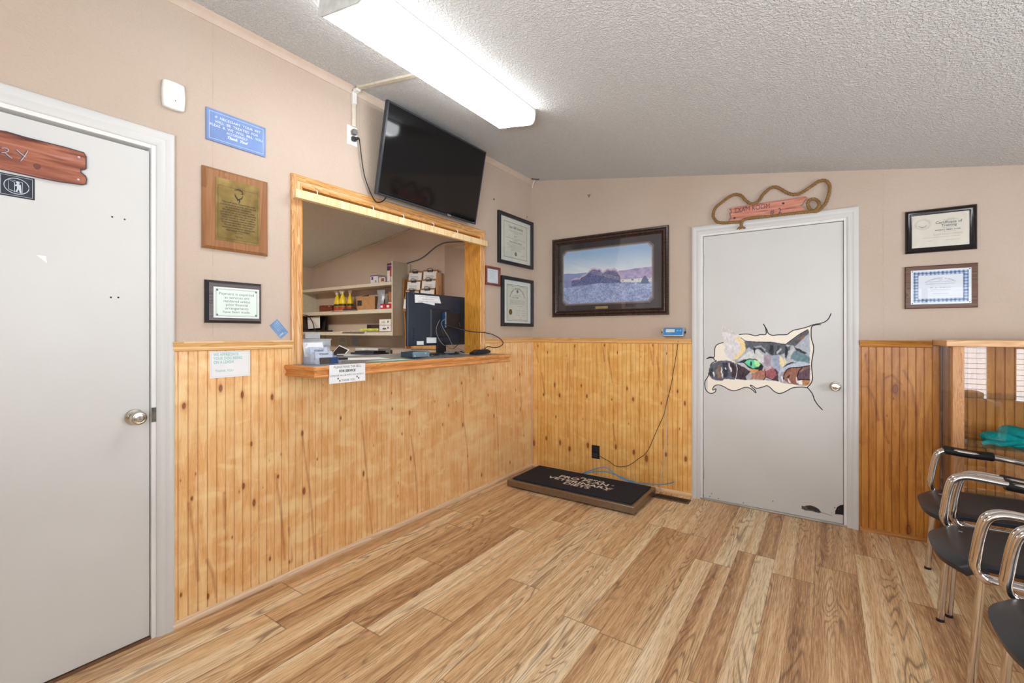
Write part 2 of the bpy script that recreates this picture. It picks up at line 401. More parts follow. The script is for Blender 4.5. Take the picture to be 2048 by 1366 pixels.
M_WALL = m_wall(); M_CEIL = m_ceiling(); M_FLOOR = m_floor()
M_WHITE = plain('white_door_paint', (213, 213, 211), .42, var=.012, scale=3)
M_TRIMW = plain('white_trim_paint', (232, 232, 230), .38, var=.02, scale=6)
M_WOOD_Y = m_oak('oak_trim_level', 'x', (168, 104, 48), (214, 152, 88), (232, 180, 118))
M_WOOD_V = m_oak('oak_trim_upright', 'y', (176, 114, 56), (216, 158, 98), (234, 184, 126))
M_JAMB = m_oak('oak_jamb_golden', 'z', (170, 104, 28), (204, 140, 48), (218, 158, 68))
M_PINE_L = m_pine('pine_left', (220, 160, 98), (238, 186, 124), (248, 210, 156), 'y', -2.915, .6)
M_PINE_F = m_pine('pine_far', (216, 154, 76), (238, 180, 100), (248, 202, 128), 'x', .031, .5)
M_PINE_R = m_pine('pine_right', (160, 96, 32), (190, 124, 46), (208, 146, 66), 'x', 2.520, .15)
M_RAIL = m_oak('pine_rail', 'x', (206, 152, 88), (226, 176, 112), (238, 196, 138), .4, .6)
M_RAIL_Y = m_oak('pine_rail_left', 'y', (210, 160, 100), (230, 184, 124), (242, 204, 150), .4, .6)
M_BLACK = plain('black_plastic', (26, 27, 31), .38, var=.1)
M_BLACKM = plain('black_frame_paint', (34, 36, 42), .35, var=.12)
M_CHROME = plain('chrome_tube', (214, 206, 198), .12, 1., var=.03)
M_BRASS = plain('satin_nickel_knob', (206, 202, 188), .16, 1., var=.08)
M_PAPER = plain('paper_white', (236, 238, 240), .7, var=.02, scale=8)
M_INK = plain('black_ink', (38, 38, 42), .6)
M_INK2 = plain('grey_ink', (120, 122, 124), .6)
M_STEEL = plain('brushed_steel', (150, 140, 130), .34, .9, var=.05, scale=60)
M_WPLAST = plain('white_plastic', (232, 232, 228), .45, var=.02)
M_GOLD = plain('gold_foil', (176, 156, 86), .4, .6)
M_GLASS = m_glass('clear_glass')
M_PAINT = m_attr('hand_painted_surface')
I4 = Matrix.Identity(4)

# measured outlines in metres: (x or y along the wall, height)
D = {
'lines':[[(1.8015,1.2647),(1.8239,1.2697),(1.8572,1.271),(1.8847,1.2649),(1.9119,1.2588),(1.9389,1.2662),(1.9709,1.2668),(1.9778,1.2771),(1.9762,1.3043),(1.9683,1.3285),(1.9592,1.3456)],[(1.9592,1.3456),(1.9736,1.3194),(1.9826,1.3012),(1.9895,1.2801),(2.0026,1.2669),(2.0236,1.2621),(2.0495,1.2651),(2.1033,1.267),(2.121,1.28),(2.1461,1.2976),(2.1808,1.3062),(2.22,1.3175),(2.249,1.3305),(2.273,1.3383),(2.3015,1.3437),(2.3297,1.3564),(2.3483,1.3787),(2.3608,1.4123)],[(2.3062,1.3357),(2.2682,1.3315),(2.2505,1.3173),(2.2481,1.2799),(2.25,1.2396),(2.2625,1.1822),(2.2577,1.1247),(2.2505,1.0669),(2.2538,1.0096),(2.2562,0.9637),(2.2442,0.9284),(2.2273,0.9054),(2.2394,0.8878),(2.2562,0.8602),(2.2682,0.821),(2.2873,0.7882),(2.3147,0.7554)],[(2.2297,0.9015),(2.1956,0.905),(2.1411,0.8956),(2.1058,0.8725),(2.0752,0.8543),(2.0495,0.8518),(2.0236,0.8667),(2.0026,0.8892),(1.9815,0.8999),(1.955,0.8891),(1.9173,0.8774),(1.8902,0.894),(1.8765,0.8961),(1.8847,0.8844),(1.9065,0.8644),(1.9119,0.8435),(1.8874,0.8662),(1.8627,0.8786),(1.8351,0.8768),(1.8015,0.8602),(1.7675,0.8485),(1.7332,0.8555),(1.6985,0.8752),(1.6633,0.8856),(1.6367,0.8788),(1.6218,0.8573),(1.623,0.8433),(1.6427,0.8555),(1.6397,0.833),(1.6218,0.8201),(1.5979,0.8184),(1.5737,0.8379),(1.5646,0.8728),(1.5664,0.9085),(1.5888,0.9485),(1.5906,0.9776)],[(1.6985,1.2076),(1.6692,1.199),(1.6456,1.1846),(1.6355,1.1589),(1.6338,1.1269),(1.6308,1.0948),(1.6009,1.0952),(1.5767,1.0803),(1.6009,1.0888),(1.6248,1.0869),(1.6338,1.0725),(1.6468,1.0665),(1.6159,1.0494),(1.6009,1.0231)]],
'polys':[((234,226,212),[(1.8015,1.2647),(1.8572,1.271),(1.9119,1.2588),(1.9496,1.2668),(1.9762,1.268),(1.9895,1.2801),(2.0079,1.2633),(2.1033,1.267),(2.1461,1.2976),(2.22,1.3175),(2.2505,1.319),(2.249,1.2396),(2.2625,1.1822),(2.2514,1.067),(2.2562,0.9752),(2.249,0.9345),(2.2273,0.9043),(2.1907,0.9047),(2.1411,0.8956),(2.0804,0.8559),(2.0495,0.8536),(2.0183,0.8723),(1.9815,0.8999),(1.9119,0.877),(1.8682,0.8772),(1.8351,0.878),(1.7732,0.8489),(1.7159,0.8637),(1.6633,0.8856),(1.6278,0.8737),(1.6218,0.8445),(1.6397,0.8521),(1.6338,0.8261),(1.6039,0.8175),(1.5707,0.8442),(1.5646,0.9052),(1.5888,0.9518),(1.5918,1.0035),(1.6099,1.0428),(1.6456,1.0665),(1.6338,1.0821),(1.6326,1.1076),(1.6367,1.1653),(1.6515,1.1911),(1.6985,1.2076),(1.7447,1.2363),(1.7902,1.2616)]),((172,176,184),[(1.7447,1.0793),(1.7902,1.1119),(1.8462,1.1629),(1.8462,1.2123),(1.8239,1.2338),(1.8682,1.2156),(1.9335,1.215),(2.0079,1.214),(2.0957,1.1984),(2.1759,1.2683),(2.2297,1.303),(2.237,1.2395),(2.2403,1.1473),(2.2418,1.0551),(2.2394,0.9339),(2.22,0.9153),(2.1759,0.9154),(2.131,0.9213),(2.0804,0.9271),(2.0547,0.9344),(1.9656,0.9382),(1.8462,0.9343),(1.7789,0.9367),(1.7789,1.0617)]),((212,210,214),[(1.681,1.3058),(1.6821,1.3235),(1.6897,1.3311),(1.7101,1.3233),(1.7902,1.2678),(1.8351,1.2184),(1.8627,1.1878),(1.8406,1.1504),(1.7902,1.087),(1.7447,1.073),(1.7159,1.1099),(1.7014,1.1475),(1.6985,1.2107),(1.6897,1.255)]),((236,206,140),[(1.7618,1.2552),(1.8127,1.2368),(1.8627,1.1878),(1.8351,1.1379),(1.7902,1.087),(1.7561,1.0859),(1.7902,1.1182),(1.8127,1.1498),(1.8183,1.1748),(1.8043,1.2118)]),((198,196,194),[(1.6897,1.3298),(1.7101,1.3233),(1.7902,1.2678),(1.7902,1.2585),(1.7101,1.2867),(1.6845,1.2804),(1.6815,1.3121)]),((206,208,208),[(1.8627,1.1386),(1.9173,1.1642),(1.9603,1.1166),(1.9656,1.0683),(1.9443,1.0554),(1.8902,1.0901),(1.8351,1.0884),(1.7902,1.0745),(1.8351,1.1132)]),((86,90,98),[(1.8406,1.2184),(1.9335,1.215),(2.0079,1.214),(2.0957,1.1984),(2.1058,1.1796),(2.131,1.1918),(2.121,1.1563),(2.0598,1.1193),(2.0079,1.1179),(1.9762,1.1412),(1.9389,1.1707),(1.9011,1.1517),(1.8682,1.1756),(1.8489,1.1568)]),((150,155,162),[(1.9011,1.1823),(1.9496,1.1891),(1.9762,1.1533),(1.9656,1.147),(1.9389,1.1738),(1.9065,1.1701)]),((40,45,55),[(1.8956,1.1761),(1.9092,1.1641),(1.9054,1.1243),(1.8983,1.1486)]),((50,55,65),[(1.9227,1.1735),(1.9443,1.1738),(1.9736,1.1411),(1.9709,1.1302),(1.9496,1.1466)]),((45,50,60),[(2.0026,1.1959),(2.021,1.1902),(2.0262,1.1184),(2.0105,1.1179),(1.9974,1.1537)]),((55,60,70),[(2.0495,1.1906),(2.065,1.1878),(2.0495,1.125),(2.034,1.1246)]),((180,185,192),[(2.0392,1.1426),(2.0701,1.1731),(2.0752,1.1613),(2.0444,1.1248)]),((82,82,88),[(2.0982,1.1984),(2.1759,1.2683),(2.2297,1.303),(2.2384,1.2799),(2.1956,1.2334),(2.156,1.1863)]),((110,85,65),[(2.1808,1.2508),(2.2102,1.2683),(2.2054,1.2393),(2.1759,1.2274)]),((168,176,186),[(2.1759,1.1983),(2.2384,1.2741),(2.2403,1.2165),(2.2403,1.13),(2.2151,1.1409)]),((100,128,138),[(2.131,1.1448),(2.1808,1.1634),(2.2394,1.1127),(2.2403,1.0723),(2.1808,1.0818),(2.131,1.0977)]),((190,190,195),[(2.126,1.1564),(2.1461,1.1803),(2.156,1.1687),(2.126,1.1093),(2.1109,1.0971)]),((40,45,55),[(2.0957,1.1853),(2.1058,1.1826),(2.1134,1.1443),(2.1007,1.0968),(2.0946,1.1202)]),((45,50,58),[(2.1461,1.1861),(2.1709,1.169),(2.2249,1.1382),(2.2102,1.135),(2.166,1.1572)]),((160,145,160),[(1.9656,1.1228),(2.0079,1.1239),(2.0105,1.0459),(1.9868,1.0269),(1.9656,1.0562)]),((150,162,186),[(2.0105,1.1179),(2.0598,1.1252),(2.065,1.0243),(2.0573,0.9941),(2.0183,1.0342)]),((226,214,172),[(2.0598,1.1193),(2.0931,1.0965),(2.1007,1.0672),(2.0752,1.0306),(2.0609,1.0598)]),((178,190,205),[(2.1007,1.0613),(2.1808,1.0818),(2.2403,1.0723),(2.2403,1.055),(2.1808,1.0439),(2.121,1.0385),(2.0701,1.0007),(2.0598,0.9645),(2.0573,1.0001)]),((58,45,52),[(1.7789,1.0554),(1.8351,1.0265),(1.8792,0.9977),(1.8462,0.959),(1.8572,0.935),(1.7817,0.9369)]),((188,190,200),[(1.7902,1.0558),(1.8351,1.0575),(1.8847,0.9979),(1.8406,1.0237)]),((160,160,170),[(1.8792,0.9915),(1.9011,0.9803),(1.8682,0.9418),(1.8489,0.9468)]),((205,148,84),[(1.8682,1.0125),(1.9389,1.0309),(1.956,1.0195),(1.9119,0.9931),(1.8792,0.9946)]),((28,26,32),[(1.9432,1.0554),(1.9614,1.0379),(1.9507,1.0059),(1.9271,1.0048)]),((165,116,96),[(1.8847,0.9844),(1.955,1.0134),(1.9736,1.0021),(1.9736,0.9538),(1.9603,0.9409),(1.9011,0.9436),(1.8682,0.9356),(1.8902,0.9614)]),((150,84,90),[(1.9656,1.0199),(2.0079,1.0398),(2.0288,1.0227),(2.0495,0.9818),(2.0183,0.9502),(1.9762,0.9599),(1.9667,0.9957)]),((196,170,176),[(1.9683,1.0261),(2.0079,1.0428),(2.0157,1.0281),(1.9762,1.0053)]),((66,44,50),[(2.0288,1.0287),(2.0526,0.9999),(2.0547,0.9368),(2.0079,0.9418),(2.021,0.9534),(2.0469,0.9817)]),((28,28,32),[(1.7834,1.0568),(1.8351,1.0822),(1.8792,1.0923),(1.92,1.0862),(1.9496,1.0526),(1.9582,1.0408),(1.9453,1.0178),(1.9173,1.0147),(1.8902,1.0166),(1.8572,1.0305),(1.8339,1.0574),(1.8127,1.061)]),((96,200,156),[(1.8362,1.0606),(1.8572,1.0805),(1.8902,1.0858),(1.9227,1.0759),(1.9432,1.0505),(1.9281,1.0304),(1.8967,1.0218),(1.8627,1.0369)]),((168,232,150),[(1.8967,1.0842),(1.9227,1.0759),(1.9432,1.0505),(1.9292,1.0329),(1.9092,1.0449)]),((18,28,40),[(1.8814,1.0745),(1.888,1.0655),(1.8885,1.0502),(1.8825,1.0371),(1.8759,1.0467),(1.8754,1.0626)]),((24,24,28),[(2.0819,1.0321),(2.1058,1.0615),(2.131,1.0736),(2.157,1.0699),(2.131,1.0642),(2.1058,1.0509)]),((84,88,102),[(1.5906,0.9841),(1.5991,1.0199),(1.6129,1.0429),(1.6574,1.065),(1.7217,1.0754),(1.7675,1.0581),(1.7874,1.0308),(1.7913,0.9873),(1.7817,0.9556),(1.7732,0.9333),(1.7274,0.9325),(1.7043,0.9357),(1.6868,0.9188),(1.6515,0.9168),(1.6171,0.9244),(1.5967,0.9457)]),((122,98,88),[(1.6515,1.0316),(1.6739,1.0452),(1.6821,0.9439),(1.6563,0.9298),(1.6456,0.9803)]),((50,52,64),[(1.5979,0.9844),(1.6171,1.0174),(1.6278,0.9858),(1.6218,0.9471),(1.6009,0.9524)]),((44,46,58),[(1.6897,1.0521),(1.7217,1.0596),(1.7303,1.0095),(1.7217,0.9524),(1.7014,0.945),(1.6956,1.008)]),((56,40,52),[(1.739,1.0602),(1.7675,1.055),(1.7846,1.0244),(1.7857,0.9808),(1.7721,0.9438),(1.7533,0.9541),(1.7447,1.0102)]),((225,228,232),[(1.6194,0.9822),(1.6308,0.986),(1.6349,0.9478),(1.6266,0.946)]),((225,228,232),[(1.6763,1.0167),(1.6833,1.0202),(1.6938,0.9414),(1.6856,0.9378)]),((225,228,232),[(1.7031,1.0178),(1.7101,1.02),(1.7147,0.9994),(1.7066,0.999)]),((225,228,232),[(1.7424,1.0195),(1.7504,1.023),(1.7561,0.9919),(1.7458,0.9851)]),((225,228,232),[(1.7303,1.0536),(1.7349,1.0551),(1.7458,1.0102),(1.739,1.0036)]),((138,90,74),[(2.0804,0.9537),(2.0855,1.0015),(2.1159,1.0353),(2.1808,1.0422),(2.2403,1.0562),(2.2418,1.009),(2.2394,0.9281),(2.22,0.9153),(2.1759,0.9183),(2.121,0.9236)]),((150,150,160),[(2.0588,0.9585),(2.0727,1.0008),(2.0855,1.0074),(2.0804,0.9597),(2.0906,0.9277),(2.0676,0.9322)]),((90,66,78),[(2.1759,1.0233),(2.1956,1.0387),(2.2403,1.0504),(2.2403,0.9599),(2.1808,0.9565),(2.1684,0.9762)]),((140,100,90),[(2.1808,1.0235),(2.2297,1.0459),(2.237,1.0405),(2.1857,1.0063)]),((175,125,80),[(2.1956,0.9544),(2.2394,0.9598),(2.2384,0.9281),(2.22,0.9165),(2.2005,0.9199)]),((26,22,26),[(2.1058,0.967),(2.1235,0.9886),(2.126,0.9799),(2.1134,0.9615)]),((228,228,234),[(2.067,0.9708),(2.0752,0.9742),(2.0855,0.9333),(2.0763,0.9345)]),((228,228,234),[(2.1083,0.9583),(2.1159,0.9628),(2.131,0.9272),(2.121,0.9295)]),((228,228,234),[(2.1585,0.9699),(2.165,0.9749),(2.1734,0.9298),(2.166,0.9323)]),((228,228,234),[(2.165,0.9439),(2.1956,0.9544),(2.2005,0.9199),(2.1759,0.9212)])],
'strokes':[(0.004951162007409903,(25,22,28),[(2.0855,0.954),(2.088,0.9838),(2.1058,1.0201),(2.131,1.036),(2.1808,1.041),(2.2403,1.055)]),(0.004951162007409903,(25,22,28),[(2.1956,1.0387),(2.1759,1.0116),(2.167,0.9762),(2.1759,0.9545),(2.2403,0.957)]),(0.004243853149208488,(40,28,32),[(1.9725,1.0021),(1.9752,0.9629),(1.9614,0.9398)]),(0.004243853149208488,(40,28,32),[(1.9752,0.9629),(2.0079,0.9497),(2.0547,0.9374)]),(0.003536544291007073,(30,30,38),[(1.8127,1.2442),(1.8462,1.2185),(1.9227,1.2131),(2.0079,1.2128),(2.0957,1.1972),(2.1759,1.2671),(2.2273,1.3019)]),(0.0028292354328056583,(210,210,216),[(1.7817,1.0493),(1.7913,1.0122),(1.7817,0.9494)])],
'mouse':[((95,92,90),[(2.1917,0.078),(2.194,0.0866),(2.1997,0.0851),(2.2053,0.0836),(2.2212,0.0924),(2.2436,0.0985),(2.2704,0.0949),(2.2924,0.0837),(2.3056,0.0655),(2.3078,0.0607),(2.2924,0.0546),(2.2704,0.0563),(2.2526,0.059),(2.2302,0.0568),(2.2121,0.0555),(2.1963,0.0615),(2.186,0.0633),(2.194,0.0704)]),((60,58,58),[(2.2212,0.0843),(2.2436,0.0945),(2.2704,0.0896),(2.2902,0.078),(2.3012,0.0618),(2.2836,0.0632),(2.2526,0.0671),(2.2279,0.067)]),((30,28,30),[(2.3619,0.0491),(2.3811,0.0691),(2.3822,0.0902),(2.3917,0.1183),(2.4086,0.1349),(2.4254,0.1411),(2.4442,0.1374),(2.4452,0.068),(2.4128,0.0711),(2.3853,0.0675)])],
'mtail':[(2.3056,0.0628),(2.3274,0.0597),(2.3619,0.0539)],
'mring':[(2.3811,0.0665),(2.364,0.0522),(2.3662,0.0867),(2.3768,0.1178),(2.3959,0.1323),(2.4149,0.1402)],
'sign':[(-3.4309,1.968),(-3.4172,1.9685),(-3.3718,1.9654),(-3.319,1.965),(-3.2669,1.9647),(-3.2177,1.9612),(-3.2115,1.9481),(-3.2115,1.9029),(-3.2177,1.8961),(-3.2266,1.8972),(-3.226,1.8836),(-3.2139,1.8746),(-3.2098,1.8632),(-3.212,1.8438),(-3.2214,1.8383),(-3.2846,1.8327),(-3.3358,1.8328),(-3.4002,1.8352),(-3.4309,1.8364)],
'signR':[[(-3.4309,1.9062),(-3.4218,1.9099),(-3.4149,1.907),(-3.4164,1.8997),(-3.4233,1.894),(-3.4309,1.8915)],[(-3.4218,1.8934),(-3.4141,1.8857),(-3.4057,1.8793)],[(-3.3958,1.9133),(-3.3861,1.9039),(-3.371,1.8925)],[(-3.3677,1.9191),(-3.3766,1.8954),(-3.3861,1.8758)]],
'signknots':[(-3.3424,1.871),(-3.2319,1.9399),(-3.2334,1.8549)],
'exam':[(1.7358,2.1092),(1.7508,2.1399),(1.7418,2.1674),(1.7567,2.1783),(1.7436,2.2),(1.7567,2.2078),(1.9971,2.2113),(2.1573,2.2128),(2.2189,2.2146),(2.224,2.1986),(2.2087,2.183),(2.2036,2.1687),(2.1857,2.1564),(2.2036,2.1414),(2.224,2.1141),(2.0515,2.1091),(1.8274,2.103)],
'rope':[(1.8216,2.0909),(1.7567,2.0945),(1.6996,2.0997),(1.6598,2.1131),(1.6289,2.1574),(1.632,2.1971),(1.6475,2.2281),(1.6904,2.2611),(1.7328,2.287),(1.7686,2.3006),(1.7923,2.2998),(1.8216,2.2851),(1.8448,2.2521),(1.8793,2.2189),(1.9078,2.2162),(1.936,2.2339),(1.9583,2.2682),(1.986,2.2949),(2.0135,2.3101),(2.0407,2.3102),(2.0676,2.2929),(2.0943,2.2696),(2.126,2.2469),(2.1521,2.2381),(2.1831,2.2389),(2.2189,2.2569),(2.2592,2.2827),(2.2891,2.3011),(2.3187,2.3045),(2.3406,2.2885),(2.3527,2.2538),(2.3455,2.1961),(2.3309,2.1512),(2.3089,2.1191),(2.2792,2.0998),(2.2492,2.1103),(2.2316,2.1431),(2.2341,2.1728),(2.2592,2.1897),(2.2842,2.1737),(2.2941,2.1393),(2.2792,2.1117),(2.2492,2.1013),(2.1831,2.1033),(2.1049,2.1044),(1.9971,2.1045),(1.9135,2.1101),(1.8506,2.1062),(1.8274,2.0901),(1.8216,2.0585)],
'wblack':[(1.376,1.2363),(1.3655,1.1734),(1.3349,0.9745),(1.3173,0.8742),(1.2728,0.6802),(1.2593,0.6242),(1.191,0.4606),(1.1214,0.3029),(1.0502,0.2359),(0.9823,0.1778),(0.9031,0.1438),(0.8425,0.1503),(0.7807,0.1794),(0.7179,0.2041),(0.686,0.2043)],
'wwhite':[(1.271,1.2356),(1.2745,0.9899),(1.2745,0.6804),(1.2728,0.6256),(1.2817,0.4901),(1.2772,0.3985),(1.2638,0.2782),(1.2503,0.1664),(1.2322,0.0442)],
'blue':[[(1.0574,0.0738),(0.9917,0.0681),(0.9245,0.079),(0.8263,0.0943),(0.7557,0.0963),(0.6733,0.0801),(0.6048,0.0625),(0.6102,0.0731),(0.6733,0.1061),(0.776,0.1548),(0.8213,0.1641),(0.861,0.1472),(0.8954,0.111),(0.9439,0.0778),(1.0011,0.0561),(1.0667,0.0546),(1.1582,0.0627),(1.2471,0.0777),(1.3165,0.1013),(1.3676,0.1325)]],
'tvcord':[(-2.0264,2.4331),(-2.0003,2.4423),(-1.9852,2.4157),(-1.9738,2.3493),(-1.9623,2.2824),(-1.9469,2.2226),(-1.9195,2.1653),(-1.8956,2.1257),(-1.8715,2.0955),(-1.8511,2.0917),(-1.8263,2.1063),(-1.8095,2.1338)],
'coax':[(-1.7142,2.1004),(-1.611,2.1113),(-1.5177,2.1248),(-1.4263,2.1543),(-1.3218,2.2085),(-1.2341,2.2471),(-1.134,2.2698),(-1.0222,2.2687),(-0.8201,2.2498)],
'monwire':[(-1.0579,1.3582),(-0.9792,1.3221),(-0.8975,1.2923),(-0.8004,1.2832),(-0.6859,1.269),(-0.5927,1.2402),(-0.5378,1.2107),(-0.5267,1.1857),(-0.5791,1.162),(-0.6596,1.1558),(-0.7247,1.167),(-0.7628,1.1624),(-0.8127,1.1441)],
'trim':[(-3.734,2.1758),(-3.625,2.1956),(-3.2824,2.2395),(-3.0122,2.291),(-2.755,2.3454),(-2.4938,2.3903),(-2.2909,2.4134)],
'knots':{'L':[(-2.893,0.958,0.0103),(-2.746,1.021,0.0109),(-2.651,0.98,0.0097),(-2.507,0.953,0.0102),(-2.609,0.735,0.0065),(-2.477,0.542,0.0077),(-2.645,0.539,0.0089),(-2.596,0.444,0.0099),(-2.863,0.544,0.0074),(-2.518,0.137,0.0068),(-2.412,0.078,0.0088),(-2.904,0.137,0.0066),(-2.798,0.08,0.0068),(-2.907,0.634,0.004),(-2.848,0.649,0.004),(-2.521,0.634,0.004),(-2.46,0.652,0.004),(-2.666,0.518,0.004),(-2.553,0.507,0.004),(-2.696,0.311,0.004),(-2.712,0.167,0.004),(-2.345,0.74,0.009),(-2.335,0.427,0.0108),(-2.257,0.581,0.0055),(-2.109,0.785,0.0068),(-2.247,0.894,0.004),(-2.222,0.987,0.004),(-1.951,0.423,0.0095),(-1.727,0.787,0.0065),(-1.577,0.74,0.009),(-1.645,0.609,0.0067),(-1.567,0.43,0.0098),(-1.733,0.889,0.0043),(-1.866,0.897,0.0042),(-1.875,0.58,0.0042),(-1.336,0.786,0.0056),(-1.255,0.608,0.0065),(-1.489,0.583,0.0046),(-1.105,0.757,0.0059),(-1.189,0.739,0.0075),(-1.041,0.892,0.0086),(-1.028,0.567,0.0104),(-0.949,0.736,0.0044),(-0.634,0.895,0.0085),(-0.706,0.761,0.0074),(-0.624,0.577,0.0104),(-0.542,0.736,0.004),(-0.296,0.765,0.0071),(-0.227,0.903,0.0092),(-0.218,0.579,0.0092),(-0.386,0.126,0.0089),(-0.793,0.119,0.01),(-1.681,0.208,0.0044),(-1.659,0.372,0.004),(-0.969,0.311,0.0061),(-0.559,0.316,0.0057),(-0.157,0.32,0.0062),(-1.675,0.293,0.004)],'F':[(0.077,1.158,0.0078),(0.181,1.099,0.0068),(0.464,1.162,0.0082),(0.749,1.173,0.0071),(0.866,1.112,0.0062),(1.168,1.179,0.0067),(1.28,1.115,0.0058),(0.258,0.797,0.011),(0.138,0.699,0.0094),(0.309,0.705,0.0109),(0.529,0.809,0.009),(0.583,0.719,0.0105),(0.271,0.504,0.0076),(0.544,0.512,0.0049),(0.951,0.812,0.0092),(0.818,0.708,0.007),(1.004,0.725,0.0106),(1.238,0.712,0.0066),(1.365,0.818,0.0086),(1.42,0.728,0.01),(0.965,0.518,0.0054),(1.38,0.522,0.005),(0.033,0.228,0.0157),(0.168,0.291,0.0128),(0.315,0.271,0.0134),(0.412,0.227,0.0165),(0.592,0.283,0.0145),(0.853,0.305,0.0117),(1.01,0.284,0.0137),(1.117,0.248,0.0165),(1.274,0.304,0.0117),(1.427,0.292,0.0128),(1.07,1.084,0.004),(0.38,1.074,0.0042),(0.781,1.134,0.004)],'R':[(2.542,1.133,0.0067),(2.69,0.927,0.0211),(2.753,0.061,0.0192),(2.681,0.866,0.0049),(2.649,0.756,0.004),(2.578,0.968,0.004)]},
'streaks':{'L':[[(-2.345,0.74),(-2.331,0.609),(-2.301,0.42),(-2.27,0.031)],[(-2.49,0.559),(-2.463,0.379),(-2.441,0.101)],[(-2.874,0.527),(-2.854,0.363),(-2.838,0.169)],[(-2.804,0.249),(-2.779,0.172),(-2.766,0.06)],[(-2.418,0.256),(-2.401,0.074)],[(-2.73,0.532),(-2.73,0.365)],[(-1.962,0.743),(-1.934,0.474),(-1.887,0.04)],[(-1.565,0.585),(-1.527,0.368),(-1.503,0.046)],[(-1.033,0.854),(-1.013,0.581),(-0.974,0.356),(-0.952,0.044)],[(-0.599,0.811),(-0.569,0.378),(-0.554,0.052)],[(-0.222,0.902),(-0.199,0.579),(-0.157,0.326)]],'F':[[(0.039,1.152),(0.083,1.001)],[(0.115,0.906),(0.152,0.704)],[(0.46,1.148),(0.466,0.984)],[(0.734,1.153),(0.75,1.035)],[(0.781,1.115),(0.822,0.852)],[(1.146,1.16),(1.169,1.022)],[(1.201,1.087),(1.233,0.849)],[(0.827,0.501),(0.843,0.357)],[(1.251,0.503),(1.251,0.347)],[(0.391,0.473),(0.397,0.329)],[(0.391,1.002),(0.385,0.763)]],'R':[[(2.729,1.046),(2.77,0.948),(2.791,0.78),(2.793,0.602),(2.786,0.432)],[(2.732,0.915),(2.74,0.775),(2.721,0.643),(2.729,0.493)],[(2.542,1.12),(2.554,1.027)],[(2.513,0.931),(2.554,0.934),(2.587,0.853),(2.607,0.721)],[(2.631,1.021),(2.627,0.836),(2.639,0.632),(2.659,0.584)],[(2.744,0.445),(2.74,0.194),(2.753,0.096)],[(2.635,0.99),(2.674,1.013),(2.721,0.955)],[(2.663,0.523),(2.666,0.3)]]}}

# ================================================================== the setting
def st(o): o['kind'] = 'structure'; return o
BX = -3.66                       # right wall of the waiting room, left wall of the reception room
ceil_z = lambda x: 2.743-(.1614*x if x > 0 else -.148*x)
b = MB(); b.box(BX-.1, RX+.1, REAR_Y-.1, 3.0, -.1, 0); st(b.build('floor', M_FLOOR, smooth=False))
b = MB()
for x0, x1 in ((0, RX+.1), (BX-.1, 0)):
    z0, z1 = ceil_z(x0), ceil_z(x1); y0, y1 = REAR_Y-.1, .13
    b.add([(x0, y0, z0), (x1, y0, z1), (x1, y1, z1), (x0, y1, z0), (x0, y0, z0+.1), (x1, y0, z1+.1), (x1, y1, z1+.1), (x0, y1, z0+.1)],
          [(0, 3, 2, 1), (4, 5, 6, 7), (0, 1, 5, 4), (1, 2, 6, 5), (2, 3, 7, 6), (3, 0, 4, 7)])
st(b.build('ceiling', M_CEIL, smooth=False))
# left wall, with the door opening and the reception hatch
W0, W1, WZ0, WZ1 = -2.347, -.811, 1.053, 2.062      # hatch opening
D0, D1, DZ = -3.915, -2.988, 2.068                  # left door opening
TW = .115
b = MB()
b.box(-TW, 0, REAR_Y-.1, D0, 0, 2.74); b.box(-TW, 0, D0, D1, DZ, 2.74); b.box(-TW, 0, D1, W0, 0, 2.74)
b.box(-TW, 0, W0, W1, WZ1, 2.74); b.box(-TW, 0, W0, W1, 0, WZ0); b.box(-TW, 0, W1, 0, 0, 2.74)
wl = st(b.build('wall_left', M_WALL, smooth=False))
# far wall, continuing behind the hatch, with the exam room door and the hallway opening
E0, E1, EZ = 1.532, 2.449, 2.042; H0, H1, HZ = -1.13, -.30, 2.245
def wz(b, x0, x1, z0, y0=0., y1=.12, m=0):
    n = [x for x in (x0, 0, x1) if x0 <= x <= x1]; n = sorted(set(n))
    for a, c in zip(n[:-1], n[1:]):
        za, zc = ceil_z(a)+.02, ceil_z(c)+.02
        b.add([(a, y0, z0), (c, y0, z0), (c, y1, z0), (a, y1, z0), (a, y0, za), (c, y0, zc), (c, y1, zc), (a, y1, za)],
              [(0, 1, 5, 4), (2, 3, 7, 6), (1, 2, 6, 5), (3, 0, 4, 7), (4, 5, 6, 7), (0, 3, 2, 1)], m)
b = MB(); wz(b, BX-.1, H0, 0); wz(b, H0, H1, HZ); wz(b, H1, -TW, 0); wz(b, 0, E0, 0); wz(b, E0, E1, EZ); wz(b, E1, RX+.1, 0)
wf = st(b.build('wall_far', M_WALL, smooth=False))
b = MB(); b.box(RX, RX+.1, REAR_Y-.1, RW[0], 0, ceil_z(RX)+.05); b.box(RX, RX+.1, RW[1], 0, 0, ceil_z(RX)+.05); b.box(RX, RX+.1, RW[0], RW[1], 0, RW[2]); b.box(RX, RX+.1, RW[0], RW[1], RW[3], ceil_z(RX)+.05); st(b.build('wall_right', M_WALL, smooth=False))
b = MB(); b.box(BX-.1, BX, REAR_Y, 0, 0, 2.25); st(b.build('wall_reception', M_WALL, smooth=False))
b = MB(); b.box(H0-.1, H0, .12, 2.6, 0, HZ+.1); b.box(H1, H1+.1, .12, 2.6, 0, HZ+.1); b.box(H0, H1, 2.5, 2.6, 0, HZ+.1); st(b.build('wall_hallway', M_WALL, smooth=False))
b = MB(); b.box(H0, H1, .12, 2.6, HZ, HZ+.06); st(b.build('ceiling_hallway', M_CEIL, smooth=False))
